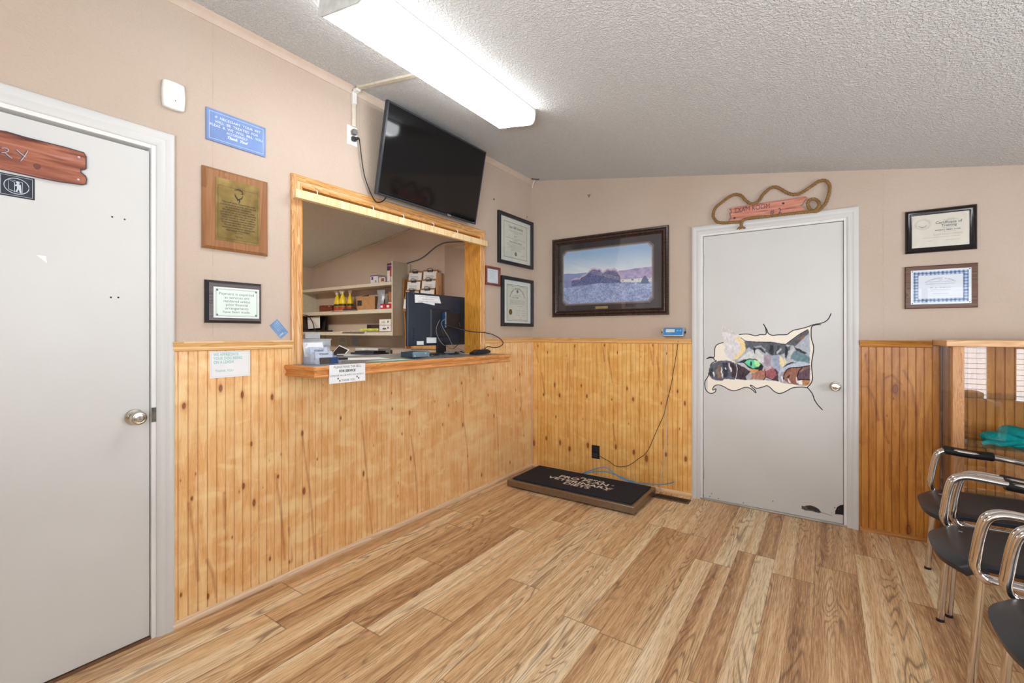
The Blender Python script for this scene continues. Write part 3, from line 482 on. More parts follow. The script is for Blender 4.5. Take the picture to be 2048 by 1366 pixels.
# exam room behind door_2 is closed; seal the gap with a stop board
b = MB(); xs = [-3.76]+[v for w in WINS for v in w[:2]]+[RX+.1]; y0, y1 = REAR_Y-.1, REAR_Y
wz(b, BX-.1, WINS[0][0], 0, y0, y1)
for i, (a, c, z0, z1) in enumerate(WINS):
    b.box(a, c, y0, y1, 0, z0); wz(b, a, c, z1, y0, y1); wz(b, c, WINS[i+1][0] if i < 2 else RX+.1, 0, y0, y1)
st(b.build('wall_rear', M_WALL, smooth=False))
M_BLIND = plain('blind_slats_white', (235, 236, 236), .5); M_BROWNT = m_oak('brown_window_trim', 'z', (96, 62, 40), (132, 90, 60), (156, 112, 78))
for i, (a, c, z0, z1) in enumerate(WINS):
    w = st(thing('window_%d' % (i+1), Matrix.Translation(((a+c)/2, REAR_Y, 0)), None, None)); hw = (c-a)/2
    b = MB(); b.T = on_far(0, 0); b.T = Matrix(((-1, 0, 0, 0), (0, 0, 1, 0), (0, 1, 0, 0), (0, 0, 0, 1)))
    b.loft_rect(-hw-.07, hw+.07, z0-.07, z1+.07, [(0, 0), (0, .018), (.07, .018), (.07, -.03), (.11, -.03), (.11, -.06)])
    b.box(-hw, hw, (z0+z1)/2-.03, (z0+z1)/2+.03, -.06, -.03)
    if hw > .4: b.box(-.03, .03, z0, z1, -.06, -.03)
    b.build('window_frame', M_BROWNT, w)
    b = MB(); b.T = Matrix(((-1, 0, 0, 0), (0, 0, 1, 0), (0, 1, 0, 0), (0, 0, 0, 1)))
    z = z0+.03
    while z < z1: b.box(-hw+.02, hw-.02, z, z+.004, -.052, -.004); z += .062
    b.box(-hw+.02, hw-.02, z1-.04, z1, -.05, -.0)
    b.build('blind', M_BLIND, w, smooth=False)

w = st(thing('window_4', Matrix(((0, 0, -1, RX), (-1, 0, 0, (RW[0]+RW[1])/2), (0, 1, 0, 0), (0, 0, 0, 1))), None, None)); hw = (RW[1]-RW[0])/2
b = MB(); b.loft_rect(-hw-.07, hw+.07, RW[2]-.07, RW[3]+.07, [(0, 0), (0, .018), (.07, .018), (.07, -.03), (.11, -.03), (.11, -.06)]); b.box(-.03, .03, RW[2], RW[3], -.06, -.03); b.build('window_frame', M_BROWNT, w)
b = MB(); z = RW[2]+.05
while z < RW[3]: b.box(-hw+.02, hw-.02, z, z+.002, -.045, -.004); z += .045
b.build('blind', M_BLIND, w, smooth=False)
# ---- beadboard wainscot
def wainscot(name, parent, mat, axis, s0, s1, z0, z1, g0, key, off=.012):
    pitch = .0381; S = [s0]; k = math.ceil((s0-g0)/pitch); gs = []
    while g0+k*pitch < s1: gs.append(g0+k*pitch); k += 1
    cols = [(s0, off)]
    for g in gs:
        if g-.004 > s0 and g+.004 < s1: cols += [(g-.0032, off), (g-.0012, off-.0028), (g+.0012, off-.0028), (g+.0032, off)]
    cols.append((s1, off)); fine = []
    for (a, ha), (c, hc) in zip(cols[:-1], cols[1:]):
        fine.append((a, ha))
        if c-a > .02:
            for t in range(1, 5): fine.append((a+(c-a)*t/5, ha))
    fine.append(cols[-1]); zs = np.linspace(z0, z1, int((z1-z0)/.0085)+1)
    s = np.array([f[0] for f in fine]); h = np.array([f[1] for f in fine]); U, V = np.meshgrid(s, zs); Hh = np.tile(h, (len(zs), 1))
    kd = np.full(U.shape, 3.)
    for i, (a, z, r) in enumerate(D['knots'][key]):
        rw = r*.62; rh = r*(1.0+.35*((i*37) % 5)/4)
        d = np.hypot((U-a)/(rw*1.25), (V-z)/(rh*1.5))*.13; kd = np.minimum(kd, d)
    sk = np.full(U.shape, 9.)
    for l in D['streaks'][key]: sk = np.minimum(sk, segdist(U, V, l))
    co = np.stack([Hh, U, V] if axis == 'y' else [U, -Hh, V], -1).reshape(-1, 3)
    nu, nv = len(s), len(zs); idx = np.arange(nu*nv).reshape(nv, nu); q = np.stack([idx[:-1, :-1], idx[:-1, 1:], idx[1:, 1:], idx[1:, :-1]], -1).reshape(-1, 4)
    me = bpy.data.meshes.new(name); me.from_pydata(co.tolist(), [], q.tolist())
    for nm, arr in (('kd', kd), ('sk', sk*45.)):
        a = me.attributes.new(nm, 'FLOAT', 'POINT'); a.data.foreach_set('value', arr.ravel().astype(np.float32))
    me.materials.append(mat); o = bpy.data.objects.new(name, me); COL.objects.link(o); o.parent = parent; return o
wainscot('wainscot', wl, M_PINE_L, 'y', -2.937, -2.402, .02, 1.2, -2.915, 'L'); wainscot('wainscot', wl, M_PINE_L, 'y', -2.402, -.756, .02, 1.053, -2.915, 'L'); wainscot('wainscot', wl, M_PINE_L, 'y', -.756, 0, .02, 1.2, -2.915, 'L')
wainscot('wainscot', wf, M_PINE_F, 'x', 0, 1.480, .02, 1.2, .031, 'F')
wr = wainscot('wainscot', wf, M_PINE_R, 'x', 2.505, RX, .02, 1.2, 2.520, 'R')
RAILP = [(0, 0), (.0, .012), (.004, .020), (.012, .023), (.020, .019), (.026, .024), (.038, .030), (.043, .026), (.043, 0)]
def rail(name, axis, a, c, z, parent, mat, prof):
    b = MB(); n = len(prof)
    v = [((h, s, z+u) if axis == 'y' else (s, -h, z+u)) for s in (a, c) for u, h in prof]
    b.add(v, [tuple(range(n)), tuple(range(n, 2*n))[::-1]]+[(i, (i+1) % n, n+(i+1) % n, n+i) for i in range(n)])
    return st(b.build(name, mat, parent))
rail('trim_1', 'y', -2.937, -2.405, 1.196, None, M_RAIL_Y, RAILP); rail('trim_2', 'y', -.753, 0, 1.193, None, M_RAIL_Y, RAILP)
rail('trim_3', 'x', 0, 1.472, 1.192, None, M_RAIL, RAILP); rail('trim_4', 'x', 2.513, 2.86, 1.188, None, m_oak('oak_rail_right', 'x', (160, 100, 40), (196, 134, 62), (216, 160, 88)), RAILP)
BASEP = [(0, 0), (0, .020), (.012, .024), (.022, .022), (.030, .014), (.033, 0)]
M_BASE = m_oak('base_trim_wood', 'y', (206, 168, 128), (226, 196, 160), (238, 216, 188), .5, .5)
M_BASEX = m_oak('base_trim_wood_far', 'x', (206, 160, 108), (228, 186, 136), (240, 206, 164), .5, .5)
rail('baseboard_left', 'y', -2.937, 0, 0, None, M_BASE, BASEP); rail('baseboard_far', 'x', 0, 1.475, 0, None, M_BASEX, BASEP)
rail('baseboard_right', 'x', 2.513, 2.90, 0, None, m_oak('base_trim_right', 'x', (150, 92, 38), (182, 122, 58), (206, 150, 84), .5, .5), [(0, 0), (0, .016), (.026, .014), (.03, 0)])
# crown moulding on the left wall, corner bead of the wainscot
CROWN = [(0, 0), (0, .004), (.006, .008), (.016, .010), (.026, .018), (.034, .030), (.040, .036), (.044, .036), (.046, 0)]
M_CROWN = plain('beige_trim_paint', (206, 188, 172), .5, var=.02)
rail('trim_5', 'y', REAR_Y, 0, 2.700, None, M_CROWN, [(u, h*.9) for u, h in CROWN])
b = MB(); b.tube([(.010, -.010, .03), (.010, -.010, 1.195)], .010, 10); st(b.build('trim_6', plain('pinkish_corner_bead', (212, 176, 150), .5)))
# wallpaper panel joints
b = MB()
for y, z0, z1 in ((-2.775, 1.24, 2.70), (-.62, 1.24, 1.36)): b.box(0, .0008, y, y+.0025, z0, z1)
for x, z0, z1 in ((.52, 1.235, 1.42), (2.53+.1, 1.24, 2.3), (3.30, 1.24, 2.15), (1.02, 1.235, 1.42)): b.box(x, x+.003, -.0008, 0, z0, z1)
b.build('panel_joint', plain('panel_joint_line', (196, 178, 160), .6), wl, smooth=False)

# ---- door_1 (left) and door_2 (exam room)
CASE = [(0, 0), (0, .010), (.008, .016), (.020, .018), (.030, .015), (.040, .020), (.054, .022), (.062, .018), (.062, 0)]   # outward from the opening edge
def knob(parent, T, keyed=True):
    b = MB(); b.T = T
    b.lathe([(.032, 0), (.033, .004), (.030, .009), (.016, .012), (.013, .02), (.014, .028)], seg=28); e = b.build('knob_rose', M_BRASS, parent)
    b = MB(); b.T = T
    b.lathe([(.013, .026), (.020, .030), (.0265, .038), (.0285, .046), (.028, .053), (.0255, .058), (.020, .060), (.018, .0595), (.0175, .062), (.010, .063), (.0001, .0632)], seg=28); k = b.build('knob', M_BRASS, parent)
    if keyed:
        b = MB(); b.T = T; b.lathe([(.0105, .062), (.0105, .0645), (.0001, .0646)], seg=20); b.build('lock_cylinder', M_STEEL, k)
        b = MB(); b.T = T; b.box(-.0009, .0009, -.006, .006, .0646, .065); b.build('keyhole', M_BLACK, k)
def door(name, mwf, w, h, hinge_left, kn, leaf_drop, knkeyed):
    """local x = 0..w along the wall, y up, z out of the wall"""
    d = st(thing(name, mwf, None, None))
    b = MB(); b.sweep([(0, 0), (0, h), (w, h), (w, 0)][::-1], [(a-.004, z) for a, z in CASE]); b.build('casing', M_WHITE, d)
    b = MB(); t = .020
    b.box(0, t, 0, h, -.115, .006); b.box(w-t, w, 0, h, -.115, .006); b.box(t, w-t, h-t, h, -.115, .006)
    b.box(t, t+.012, 0, h-t, -.075, -.045); b.box(w-t-.012, w-t, 0, h-t, -.075, -.045); b.box(t, w-t, h-t-.012, h-t, -.075, -.045)
    b.build('jamb', M_TRIMW, d, bevel=.0015)
    b = MB(); b.box(t+.003, w-t-.003, .012, h-t-leaf_drop, -.043, -.006); lf = b.build('door_leaf', M_WHITE, d, bevel=.0015)
    hx = t+.0015 if hinge_left else w-t-.0015
    for hz in ([.20, 1.12, 1.83] if hinge_left else []):
        b = MB(); b.tube([(hx, hz-.045, -.001), (hx, hz+.045, -.001)], .0055, 10); b.build('hinge', plain('painted_steel_hinge', (176, 174, 166), .4, .4), d)
    knob(lf, Matrix.Translation(Vector((kn[0], kn[1], -.006))), knkeyed); return d, lf
d1, leaf1 = door('door_1', on_left(D0, 0), D1-D0, DZ, False, (-3.062-D0, .934), .012, True)
d2, leaf2 = door('door_2', on_far(E0, 0), E1-E0, EZ, True, (2.383-E0, .921), .003, False)
# worn strike plate and threshold strips
b = MB(); b.box(D1-D0-.020, D1-D0-.004, .905, .965, .0062, .0075); b.build('strike_plate', plain('worn_strike_plate', (96, 92, 84), .4, .8, var=.3), d1)
b = MB(); b.box(.0, D1-D0, 0, .008, -.09, .004); b.build('threshold', plain('brown_threshold', (118, 84, 60), .5), d1)
b = MB(); b.box(.0, E1-E0, 0, .012, -.09, .012); b.build('threshold', plain('aluminium_threshold', (190, 186, 176), .35, .7), d2, bevel=.003)
for y, z in ((-3.132, 1.737), (-3.093, 1.735), (-3.136, 1.418), (-3.113, 1.419)): b = MB(); b.lathe([(.0035, -.0058), (.0001, -.0050)], (y-D0, z, 0), seg=10); b.build('screw_hole', M_INK, leaf1)
b = MB(); b.prism([(-3.343-D0, 1.556), (-3.318-D0, 1.556), (-3.316-D0, 1.530)], -.006, -.0055); b.build('tape_scrap', M_PAPER, leaf1)
# painted cat, mouse and mouse hole on the exam room door
u0, u1, v0, v1 = 1.585, 2.30, .745, 1.385; us = np.arange(u0, u1, .0018); vv = np.arange(v0, v1, .0018); U, V = np.meshgrid(us, vv)
col = np.tile(np.array([234., 226, 212]), (len(vv), len(us), 1)); keep = np.zeros(U.shape, bool)
for i, (c, p) in enumerate(D['polys']):
    wob = (fbm(len(us), len(vv), 40, 3+i, 2)-.5)*.010 if i else 0.
    k = inpoly(U+wob, V+wob, p); col[k] = c; keep |= k
for _ in range(3):
    q = col.copy(); q[1:-1, 1:-1] = (col[1:-1, 1:-1]*2+col[:-2, 1:-1]+col[2:, 1:-1]+col[1:-1, :-2]+col[1:-1, 2:])/6; col = np.where(keep[..., None], q, col)
for w, c, l in D['strokes']:
    k = segdist(U, V, l) < w*.6; col[k] = c; keep |= k
fur = fbm(len(us), len(vv), 60, 90, 3, 1.6, .8)-.5; fur2 = fbm(len(us), len(vv), 18, 91, 3)-.5
cream = np.abs(col-np.array([234, 226, 212])).sum(-1) < 2
col = np.clip(col*1.04+8+(fur*52+fur2*26)[..., None]*np.where(cream, .08, 1.)[..., None], 12, 250)
mural = painted('cat_painting', us-E0, vv, col, keep, M_PAINT, leaf2, -.0057)
b = MB()
for l in D['lines']: b.ribbon([(p[0]-E0, p[1]) for p in spline([(a, c, 0) for a, c in l], 4)], .0062, -.0055)
b.build('painted_crack_line', M_INK, leaf2, smooth=False, recalc=False)
us = np.arange(2.18, 2.452, .0015); vv = np.arange(.016, .21, .0015); U, V = np.meshgrid(us, vv); col = np.full(U.shape+(3,), 90.); keep = np.zeros(U.shape, bool)
for c, p in D['mouse']:
    k = inpoly(U, V, p) & (U < 2.428); col[k] = c; keep |= k
k = segdist(U, V, D['mtail']) < .0022; col[k] = (74, 70, 68); keep |= k
k = (segdist(U, V, D['mring']) < .0012); col[k] = (120, 112, 100); keep |= k
col = np.clip(col+(fbm(len(us), len(vv), 50, 5, 3)-.5)[..., None]*46, 8, 250)
painted('mouse_painting', us-E0, vv, col, keep, M_PAINT, leaf2, -.0057)
for x, z in ((1.612, .052), (1.555, .03), (1.66, .026), (1.83, .028), (2.38, .11), (2.4, .105), (1.60, .028), (2.02, .08)): b = MB(); b.lathe([(.004, -.0059), (.0001, -.0052)], (x-E0, z, 0), seg=7); b.build('scuff_mark', plain('scuff_grey', (90, 86, 80), .7), leaf2)

# ---- reception hatch: oak casing and jamb
hatch = st(thing('trim_7', I4, None, None))
b = MB(); b.T = on_left(0, 0)
OAKC = [(0, 0), (0, .011), (.005, .015), (.018, .016), (.026, .013), (.040, .018), (.052, .020), (.058, .015), (.058, 0)]
b.sweep([(W1, 1.11), (W1, WZ1), (W0, WZ1), (W0, 1.11)], OAKC, mseg=[1, 0, 1])
b.build('casing', [m_oak('oak_casing_head', 'y', (176, 114, 56), (214, 156, 94), (232, 182, 122)), m_oak('oak_casing_upright', 'z', (178, 116, 62), (216, 160, 104), (234, 188, 134))], hatch)
b = MB(); b.box(-.150, .011, W1-.004, W1+.014, 1.1115, WZ1+.004); b.box(-.150, .011, W0-.014, W0+.004, 1.1115, WZ1+.004); b.box(-.150, .011, W0, W1, WZ1-.004, WZ1+.004)
b.build('jamb', M_JAMB, hatch)
# plain pine batten hung in front of the hatch on cup hooks
bt = thing('batten', on_left(0, 0), 'long pale pine batten hung across the top of the reception hatch', 'wood batten')
b = MB(); b.box(-2.408, -.770, 1.985, 2.030, .024, .056); b.build('board', m_oak('pale_pine_batten', 'y', (222, 182, 124), (240, 208, 156), (248, 226, 184), .5, .5), bt, bevel=.002)
for u in (-2.275, -1.90, -1.655, -1.375, -1.12):
    b = MB(); b.tube([(u, 2.026, .040), (u, 2.050, .040), (u, 2.056, .034), (u, 2.060, .020)], .0028, 8); b.lathe([(.006, 0), (.006, .003)], (u, 2.031, .040), 'y', 10); b.build('cup_hook', M_WPLAST, bt)
# ---- counter
ct = thing('counter', (0, 0, 0), 'oak-edged reception counter with grey laminate top projecting from the hatch', 'counter')
cy0, cy1, cx = -2.418, -.776, .250; ztop = 1.110
b = MB(); b.box(-.60, .001, W0+.002, W1-.002, 1.0535, ztop-.001); b.box(.001, cx+.006, cy0-.006, cy1+.006, 1.056, ztop-.001)
nt = NT('grey_laminate_top'); f = nt.noise(nt.obj(), 7, 4., .65); nt.base(nt.ramp(f, [(.3, (98, 104, 106)), (.5, (134, 138, 138)), (.7, (160, 160, 156))]), .3)
b.build('laminate_top', nt.m, ct, smooth=False)
EDGE = [(0, 1.052), (.010, 1.052), (.020, 1.056), (.023, 1.063), (.018, 1.070), (.015, 1.078), (.020, 1.088), (.026, 1.094), (.028, 1.106), (.024, 1.112), (0, 1.112)]
b = MB(); b.sweep([(.0015, cy1), (cx, cy1), (cx, cy0), (.0015, cy0)][::-1], EDGE, mseg=[1, 0, 1])
M_EDGEY = m_oak('oak_edge_front', 'y', (186, 112, 52), (214, 146, 84), (230, 172, 112)); M_EDGEX = m_oak('oak_edge_side', 'x', (178, 104, 42), (202, 130, 64), (218, 154, 88))
b.build('oak_edge', [M_EDGEY, M_EDGEX], ct)
# ================================================================== things on the left wall
# --- television
tv = thing('television', on_left(-1.445, 2.10, 0), 'large black flat television tilted forward on the wall above the hatch', 'television')
tl = math.atan2(.105, .535); W2 = .474; Hh = .548
R = Matrix.Translation((0, .022, .080)) @ Matrix.Rotation(tl, 4, 'X')      # lean the top towards the room
b = MB(); b.T = R; b.loft_rect(-W2, W2, 0, Hh, [(0, -.012), (0, .012), (.002, .014), (.011, .014), (.012, .011)], 0); b.box(-W2+.001, W2-.001, .001, Hh-.001, -.012, -.010); b.build('bezel', plain('dark_grey_tv_bezel', (44, 50, 58), .3), tv)
nt = NT('black_glossy_screen'); nt.base((7, 8, 11), .06, 0, .5); sn = nt.noise(nt.obj(), 9, 2.); nt.l(nt.math('ADD', .05, nt.math('MULTIPLY', sn, .06)), nt.b.inputs['Roughness'])
b = MB(); b.T = R; b.box(-W2+.011, W2-.011, .016, Hh-.011, -.002, .0112); b.build('screen', nt.m, tv, smooth=False)
b = MB(); b.T = R; b.box(-W2+.10, W2-.10, .05, Hh-.14, -.045, -.010); b.box(-W2+.02, W2-.02, .015, Hh-.03, -.022, -.010); b.build('back_cover', M_BLACK, tv, bevel=.006)
b = MB(); b.T = R; b.text('Hisense', .17, .0100, .012, .0146); b.build('logo', plain('logo_silver', (205, 205, 205), .4), tv, smooth=False); b = MB(); b.T = R; b.text('Roku TV', .17, .0030, .008, .0146); b.build('logo', plain('logo_silver', (205, 205, 205), .4), tv, smooth=False); b = MB(); b.T = R; b.text('RCA', W2-.028, .008, .010, .0146); b.build('logo', plain('logo_silver', (205, 205, 205), .4), tv, smooth=False)
b = MB(); b.box(-.12, .12, .18, .42, .002, .016); b.T = R; b.box(-.10, -.06, .12, .42, -.065, -.045); b.box(.06, .10, .12, .42, -.065, -.045); b.build('wall_mount', M_BLACK, tv)
b = MB(); b.tube([(p[1], p[2], p[0]) for p in []] or spline([(u+1.445, v-2.10, w) for (u, v), w in zip(D['tvcord'], [.012, .03, .022, .02, .02, .02, .02, .02, .024, .032, .04, .055])], 5), .0034, 8); b.build('power_cord', M_BLACK, tv)
# --- white outlet plate with raceway
ot = thing('power_outlet', on_left(-2.024, 2.452), 'white wall outlet left of the television with two plugs in it', 'outlet')
b = MB(); b.loft_rect(-.036, .036, -.058, .058, [(0, 0), (0, .003), (.004, .006)], cap=0); b.build('cover_plate', M_WPLAST, ot)
b = MB(); b.lathe([(.017, .006), (.017, .009), (.0001, .0092)], (0, -.021, 0)); b.lathe([(.017, .006), (.017, .009), (.0001, .0092)], (0, .021, 0)); b.build('socket', M_WPLAST, ot)
b = MB(); b.prism([(-.013, .002), (.013, .002), (.016, .020), (.010, .034), (-.010, .034), (-.016, .020)], .009, .034); b.build('plug', plain('grey_plug', (122, 120, 118), .5), ot, bevel=.004)
b = MB(); b.box(-.013, .013, -.034, -.010, .009, .028); b.tube([(0, -.021, .026), (.022, -.018, .030)], .006, 8); b.build('plug', M_BLACK, ot, bevel=.003)
rw = thing('cable_raceway', I4, 'off-white cable raceway running from outlet up the wall and across ceiling', 'cable raceway')
M_RACE = plain('offwhite_raceway', (222, 214, 196), .45)
b = MB(); b.box(.001, .014, -2.030, -2.006, 2.508, 2.66); b.build('wall_duct', M_RACE, rw, bevel=.003)
b = MB(); b.box(.001, .020, -2.032, -2.003, 2.64, 2.727); b.add(*(lambda: ([(.001, -2.032, 2.728), (.055, -2.032, 2.722), (.055, -2.003, 2.722), (.001, -2.003, 2.728), (.02, -2.032, 2.705), (.055, -2.032, 2.708), (.055, -2.003, 2.708), (.02, -2.003, 2.705)], [(0, 1, 2, 3), (4, 5, 6, 7), (0, 1, 5, 4), (3, 2, 6, 7), (1, 2, 6, 5)]))()); b.build('elbow', M_WPLAST, rw, bevel=.003)
b = MB(); x0, x1 = .05, .668
b.add([(x0, -2.029, ceil_z(x0)-.001), (x1, -2.029, ceil_z(x1)-.001), (x1, -2.005, ceil_z(x1)-.001), (x0, -2.005, ceil_z(x0)-.001), (x0, -2.029, ceil_z(x0)-.014), (x1, -2.029, ceil_z(x1)-.014), (x1, -2.005, ceil_z(x1)-.014), (x0, -2.005, ceil_z(x0)-.014)],
      [(0, 1, 2, 3), (4, 5, 6, 7), (0, 1, 5, 4), (3, 2, 6, 7), (0, 3, 7, 4), (1, 2, 6, 5)]); b.build('ceiling_duct', M_RACE, rw)
# --- white sensor box
b = MB(); W_ = .0385; H_ = .056
def rrect(w, h, bow, n=8):
    p = []
    for (ax, ay), (bx, by) in (((-w, -h), (w, -h)), ((w, -h), (w, h)), ((w, h), (-w, h)), ((-w, h), (-w, -h))):
        for i in range(n):
            t = i/n; s = math.sin(math.pi*t)*bow; nx, ny = (by-ay), -(bx-ax); L = math.hypot(nx, ny); p.append((ax+(bx-ax)*t+nx/L*s, ay+(by-ay)*t+ny/L*s))
    return p
sp = thing('wall_sensor', on_left(-2.932, 2.297), 'small white plastic sensor box on the wall above the left door', 'sensor')
b.prism(rrect(W_, H_, .004), .0, .022); b.build('housing', M_WPLAST, sp, bevel=.006, seg=3)
b = MB(); b.lathe([(.0022, .021), (.0022, .0226), (.0001, .0226)], (.004, -.022, 0), seg=10); b.build('sensor_hole', M_INK, sp)
# --- blue engraved sign
s1 = thing('engraved_sign', on_left(-2.6705, 2.2335), 'blue engraved plastic sign about flea treatment, above the wooden plaque', 'sign')
b = MB(); b.box(-.1335, .1335, -.0735, .0735, .001, .006); b.build('plate', plain('blue_engraved_plastic', (92, 128, 190), .35, var=.08, scale=12), s1, bevel=.001)
b = MB()
for y, t, w in ((.040, 'IF  NECESSARY  YOUR  PET', .205), (.020, 'WILL  BE  TREATED  FOR', .195), (.001, 'FLEAS  &  WE  WILL  BILL  YOU', .236), (-.0175, 'ACCORDINGLY', .095)): b.text(t, 0 if y < .03 else .005, y, .0165, .0063, width=w)
b.text('Thank  You!', -.001, -.036, .018, .0063, shear=.35, width=.092, bold=.0006); b.loft_rect(-.122, .122, -.062, .062, [(0, .0063), (.0012, .0063)]); b.build('lettering', plain('white_engraving', (228, 234, 244), .5), s1, smooth=False, recalc=False)
# --- wooden plaque
s2 = thing('award_plaque', on_left(-2.675, 1.849), 'brown wooden plaque with an engraved brass plate, under the blue sign', 'plaque')
b = MB(); b.loft_rect(-.146, .146, -.186, .186, [(0, .001), (0, .010), (.012, .020)], cap=0); b.build('board', m_oak('walnut_plaque', 'y', (138, 92, 56), (152, 104, 66), (164, 116, 76), .35, .4), s2)
nt = NT('worn_brass_plate'); f = nt.noise(nt.obj(), 18, 3.); nt.base(nt.ramp(f, [(.35, (130, 108, 62)), (.7, (166, 142, 88))]), .33, .75)
b = MB(); b.box(-.096, .100, -.142, .146, .020, .0215); b.build('brass_plate', nt.m, s2)
b = MB(); lines = ['"The staff of this hospital has made', 'a commitment to provide your pet with', 'the best medical care possible.', 'We will provide for your pet\'s needs', 'and inform you of - or make reasonable', 'concerns, for whom your pet is in good.', 'If your animal\'s in painful condition,', 'we will immediately institute treatment', 'to prevent and relieve that condition.', 'We will inform also of your pet\'s', 'health and nutritional, appropriate', 'alternatives if necessary."']
for i, t in enumerate(lines): b.text(t, .004, .040-i*.0117, .0098, .0218, width=[.150, .162, .118, .146, .162, .158, .146, .156, .150, .130, .148, .112][i], bold=.00025)
b.text('Sincerely,', .004, -.098, .0095, .0218); b.text('The Staff', .004, -.116, .0095, .0218)
b.loft_rect(-.087, .091, -.132, .112, [(0, .0218), (.0011, .0218)])
b.ribbon([(-.016, .104), (.004, .110), (.020, .104), (.022, .092), (.012, .092)], .006, .0222); b.ribbon([(-.014, .086), (-.010, .074), (-.002, .064), (.008, .058), (.004, .044)], .006, .0222); b.ribbon([(.022, .084), (.016, .070), (.002, .062), (-.004, .056)], .006, .0222)
b.build('lettering', plain('engraved_black', (52, 40, 34), .6), s2, smooth=False, recalc=False)
# --- payment plaque
s3 = thing('payment_plaque', on_left(-2.685, 1.422), 'black plaque with white card saying payment is expected, above the chair rail', 'plaque')
b = MB(); b.loft_rect(-.125, .125, -.098, .098, [(0, .001), (0, .008), (.012, .021)]); b.build('edge_moulding', M_BLACKM, s3)
b = MB(); b.box(-.113, .113, -.086, .086, .001, .021); b.build('board', m_oak('dark_walnut_face', 'x', (70, 62, 66), (96, 88, 92), (116, 108, 110), .35, .6), s3)
b = MB(); b.box(-.095, .108, -.074, .068, .021, .0222); b.build('card', plain('mint_white_card', (226, 238, 232), .5, var=.01), s3)
b = MB()
for i, (t, w) in enumerate((('Payment is expected', .155), ('as services are', .110), ('rendered unless', .118), ('prior financial', .098), ('arrangements', .102), ('have been made.', .122))): b.text(t, .006, .038-i*.0168, .0175, .0225, width=w)
b.loft_rect(-.086, .099, -.066, .060, [(0, .0225), (.0013, .0225)]); b.loft_rect(-.082, .095, -.062, .056, [(0, .0225), (.0006, .0225)])
for x in (-.080, .093):
    for y in (-.060, .054): b.box(x-.004, x+.004, y-.004, y+.004, .0224, .0226)
b.build('lettering', plain('slate_green_ink', (104, 124, 122), .6), s3, smooth=False, recalc=False)
# --- appointment card, tilted
s4 = thing('appointment_card', on_left(-2.4655, 1.2985) @ Matrix.Rotation(math.radians(-49), 4, 'Z'), 'small blue card stuck aslant on the wall beside the hatch', 'card')
b = MB(); b.prism(rrect(.045, .026, .0), .0005, .0015); b.build('card', plain('blue_card', (112, 150, 196), .5), s4)
b = MB()
for i in range(4): b.text('appointment services', -.013, .017-i*.0085, .0050, .0018, width=.050-.006*(i % 2))
b.text('1000', .030, -.010, .014, .0018, rot=math.radians(90)); b.text('Pet', .036, .012, .009, .0018, rot=math.radians(90)); b.build('lettering', plain('pale_print', (222, 232, 240), .6), s4, smooth=False, recalc=False)
# --- leash notice on the wainscot
s5 = thing('leash_notice', on_left(-2.704, 1.141, .0125), 'white paper notice about leashes taped on the beadboard below the chair rail', 'notice')
b = MB(); b.box(-.088, .088, -.071, .052, .0, .0008); b.build('paper', M_PAPER, s5)
M_TEAL = plain('teal_print', (150, 206, 204), .6)
b = MB(); b.text('WE APPRECIATE\nYOUR DOG BEING\nON A LEASH!', -.073, .018, .0185, .0011, align='LEFT', bold=.0004, width=.125, lead=.95); b.text('THANK YOU', -.066, -.040, .0150, .0011, align='LEFT', width=.078, bold=.0002); b.build('lettering', M_TEAL, s5, smooth=False, recalc=False)
b = MB(); b.loft_rect(-.082, .082, -.065, .047, [(0, .0010), (.0008, .0010)]); b.build('border_line', plain('pale_blue_line', (176, 206, 222), .6), s5, smooth=False)
# --- bell notice hanging from the counter edge
s6 = thing('bell_notice', on_left(-2.254, 1.066, .2785), 'white paper notice asking to ring the bell, hanging from the counter edge', 'notice')
b = MB(); b.box(-.108, .108, -.044, .048, 0, .0008); b.add([(-.108, .048, 0), (.108, .048, 0), (.108, .048, -.030), (-.108, .048, -.030)], [(0, 1, 2, 3)]); b.build('paper', M_PAPER, s6)
b = MB(); b.text('PLEASE RING THE BELL', .0, .037, .0175, .0012, width=.165); b.text('FOR SERVICE', -.004, .016, .0175, .0012, width=.100, shear=.15, bold=.0007); b.text('SOMEONE WILL BE WITH YOU SHORTLY', -.002, -.006, .0125, .0012, width=.205); b.text('THANK YOU', .002, -.032, .0165, .0012, width=.082)
for px_, py_ in ((-.058, -.022), (-.048, -.034), (.056, -.020), (.066, -.028)):
    b.lathe([(.0038, .0009), (.0001, .0012)], (px_, py_, 0), seg=10)
    for dx in (-.0042, -.0015, .0015, .0042): b.lathe([(.0013, .0009), (.0001, .0012)], (px_+dx, py_+.0052-abs(dx)*.35, 0), seg=8)
b.build('lettering', plain('dark_slate_print', (70, 76, 92), .6), s6, smooth=False, recalc=False)
# --- sign boards on the left door
s7 = thing('painted_wood_sign', on_left(0, 0, -.006), 'reddish-brown sign cut like a broken wooden plank on the left door', 'sign')
nt = NT('red_brown_painted_plank'); v = nt.obj(); g = nt.noise(nt.mapv(v, (2.2, 26, 1)), 1.6, 3., .55, .8)
nt.base(nt.ramp(g, [(.30, (84, 40, 26)), (.43, (138, 76, 54)), (.56, (170, 102, 74)), (.72, (186, 142, 138))]), .45)
out = [(u, v_) for u, v_ in D['sign']]; out = [(-3.72, 1.955)]+out+[(-3.72, 1.842)]
b = MB(); b.prism(out[::-1], .0, .009); b.build('plank', nt.m, s7)
b = MB(); b.ribbon(out[1:-1], .0035, .0093); b.build('outline', plain('dark_violet_outline', (66, 54, 62), .6), s7, smooth=False, recalc=False)
b = MB()
for l in D['signR']: b.ribbon([(p[0], p[1]) for p in spline([(a, c, 0) for a, c in l], 4)], .0042, .0095)
b.build('lettering', plain('grey_violet_letter', (88, 78, 88), .6), s7, smooth=False, recalc=False)
b = MB()
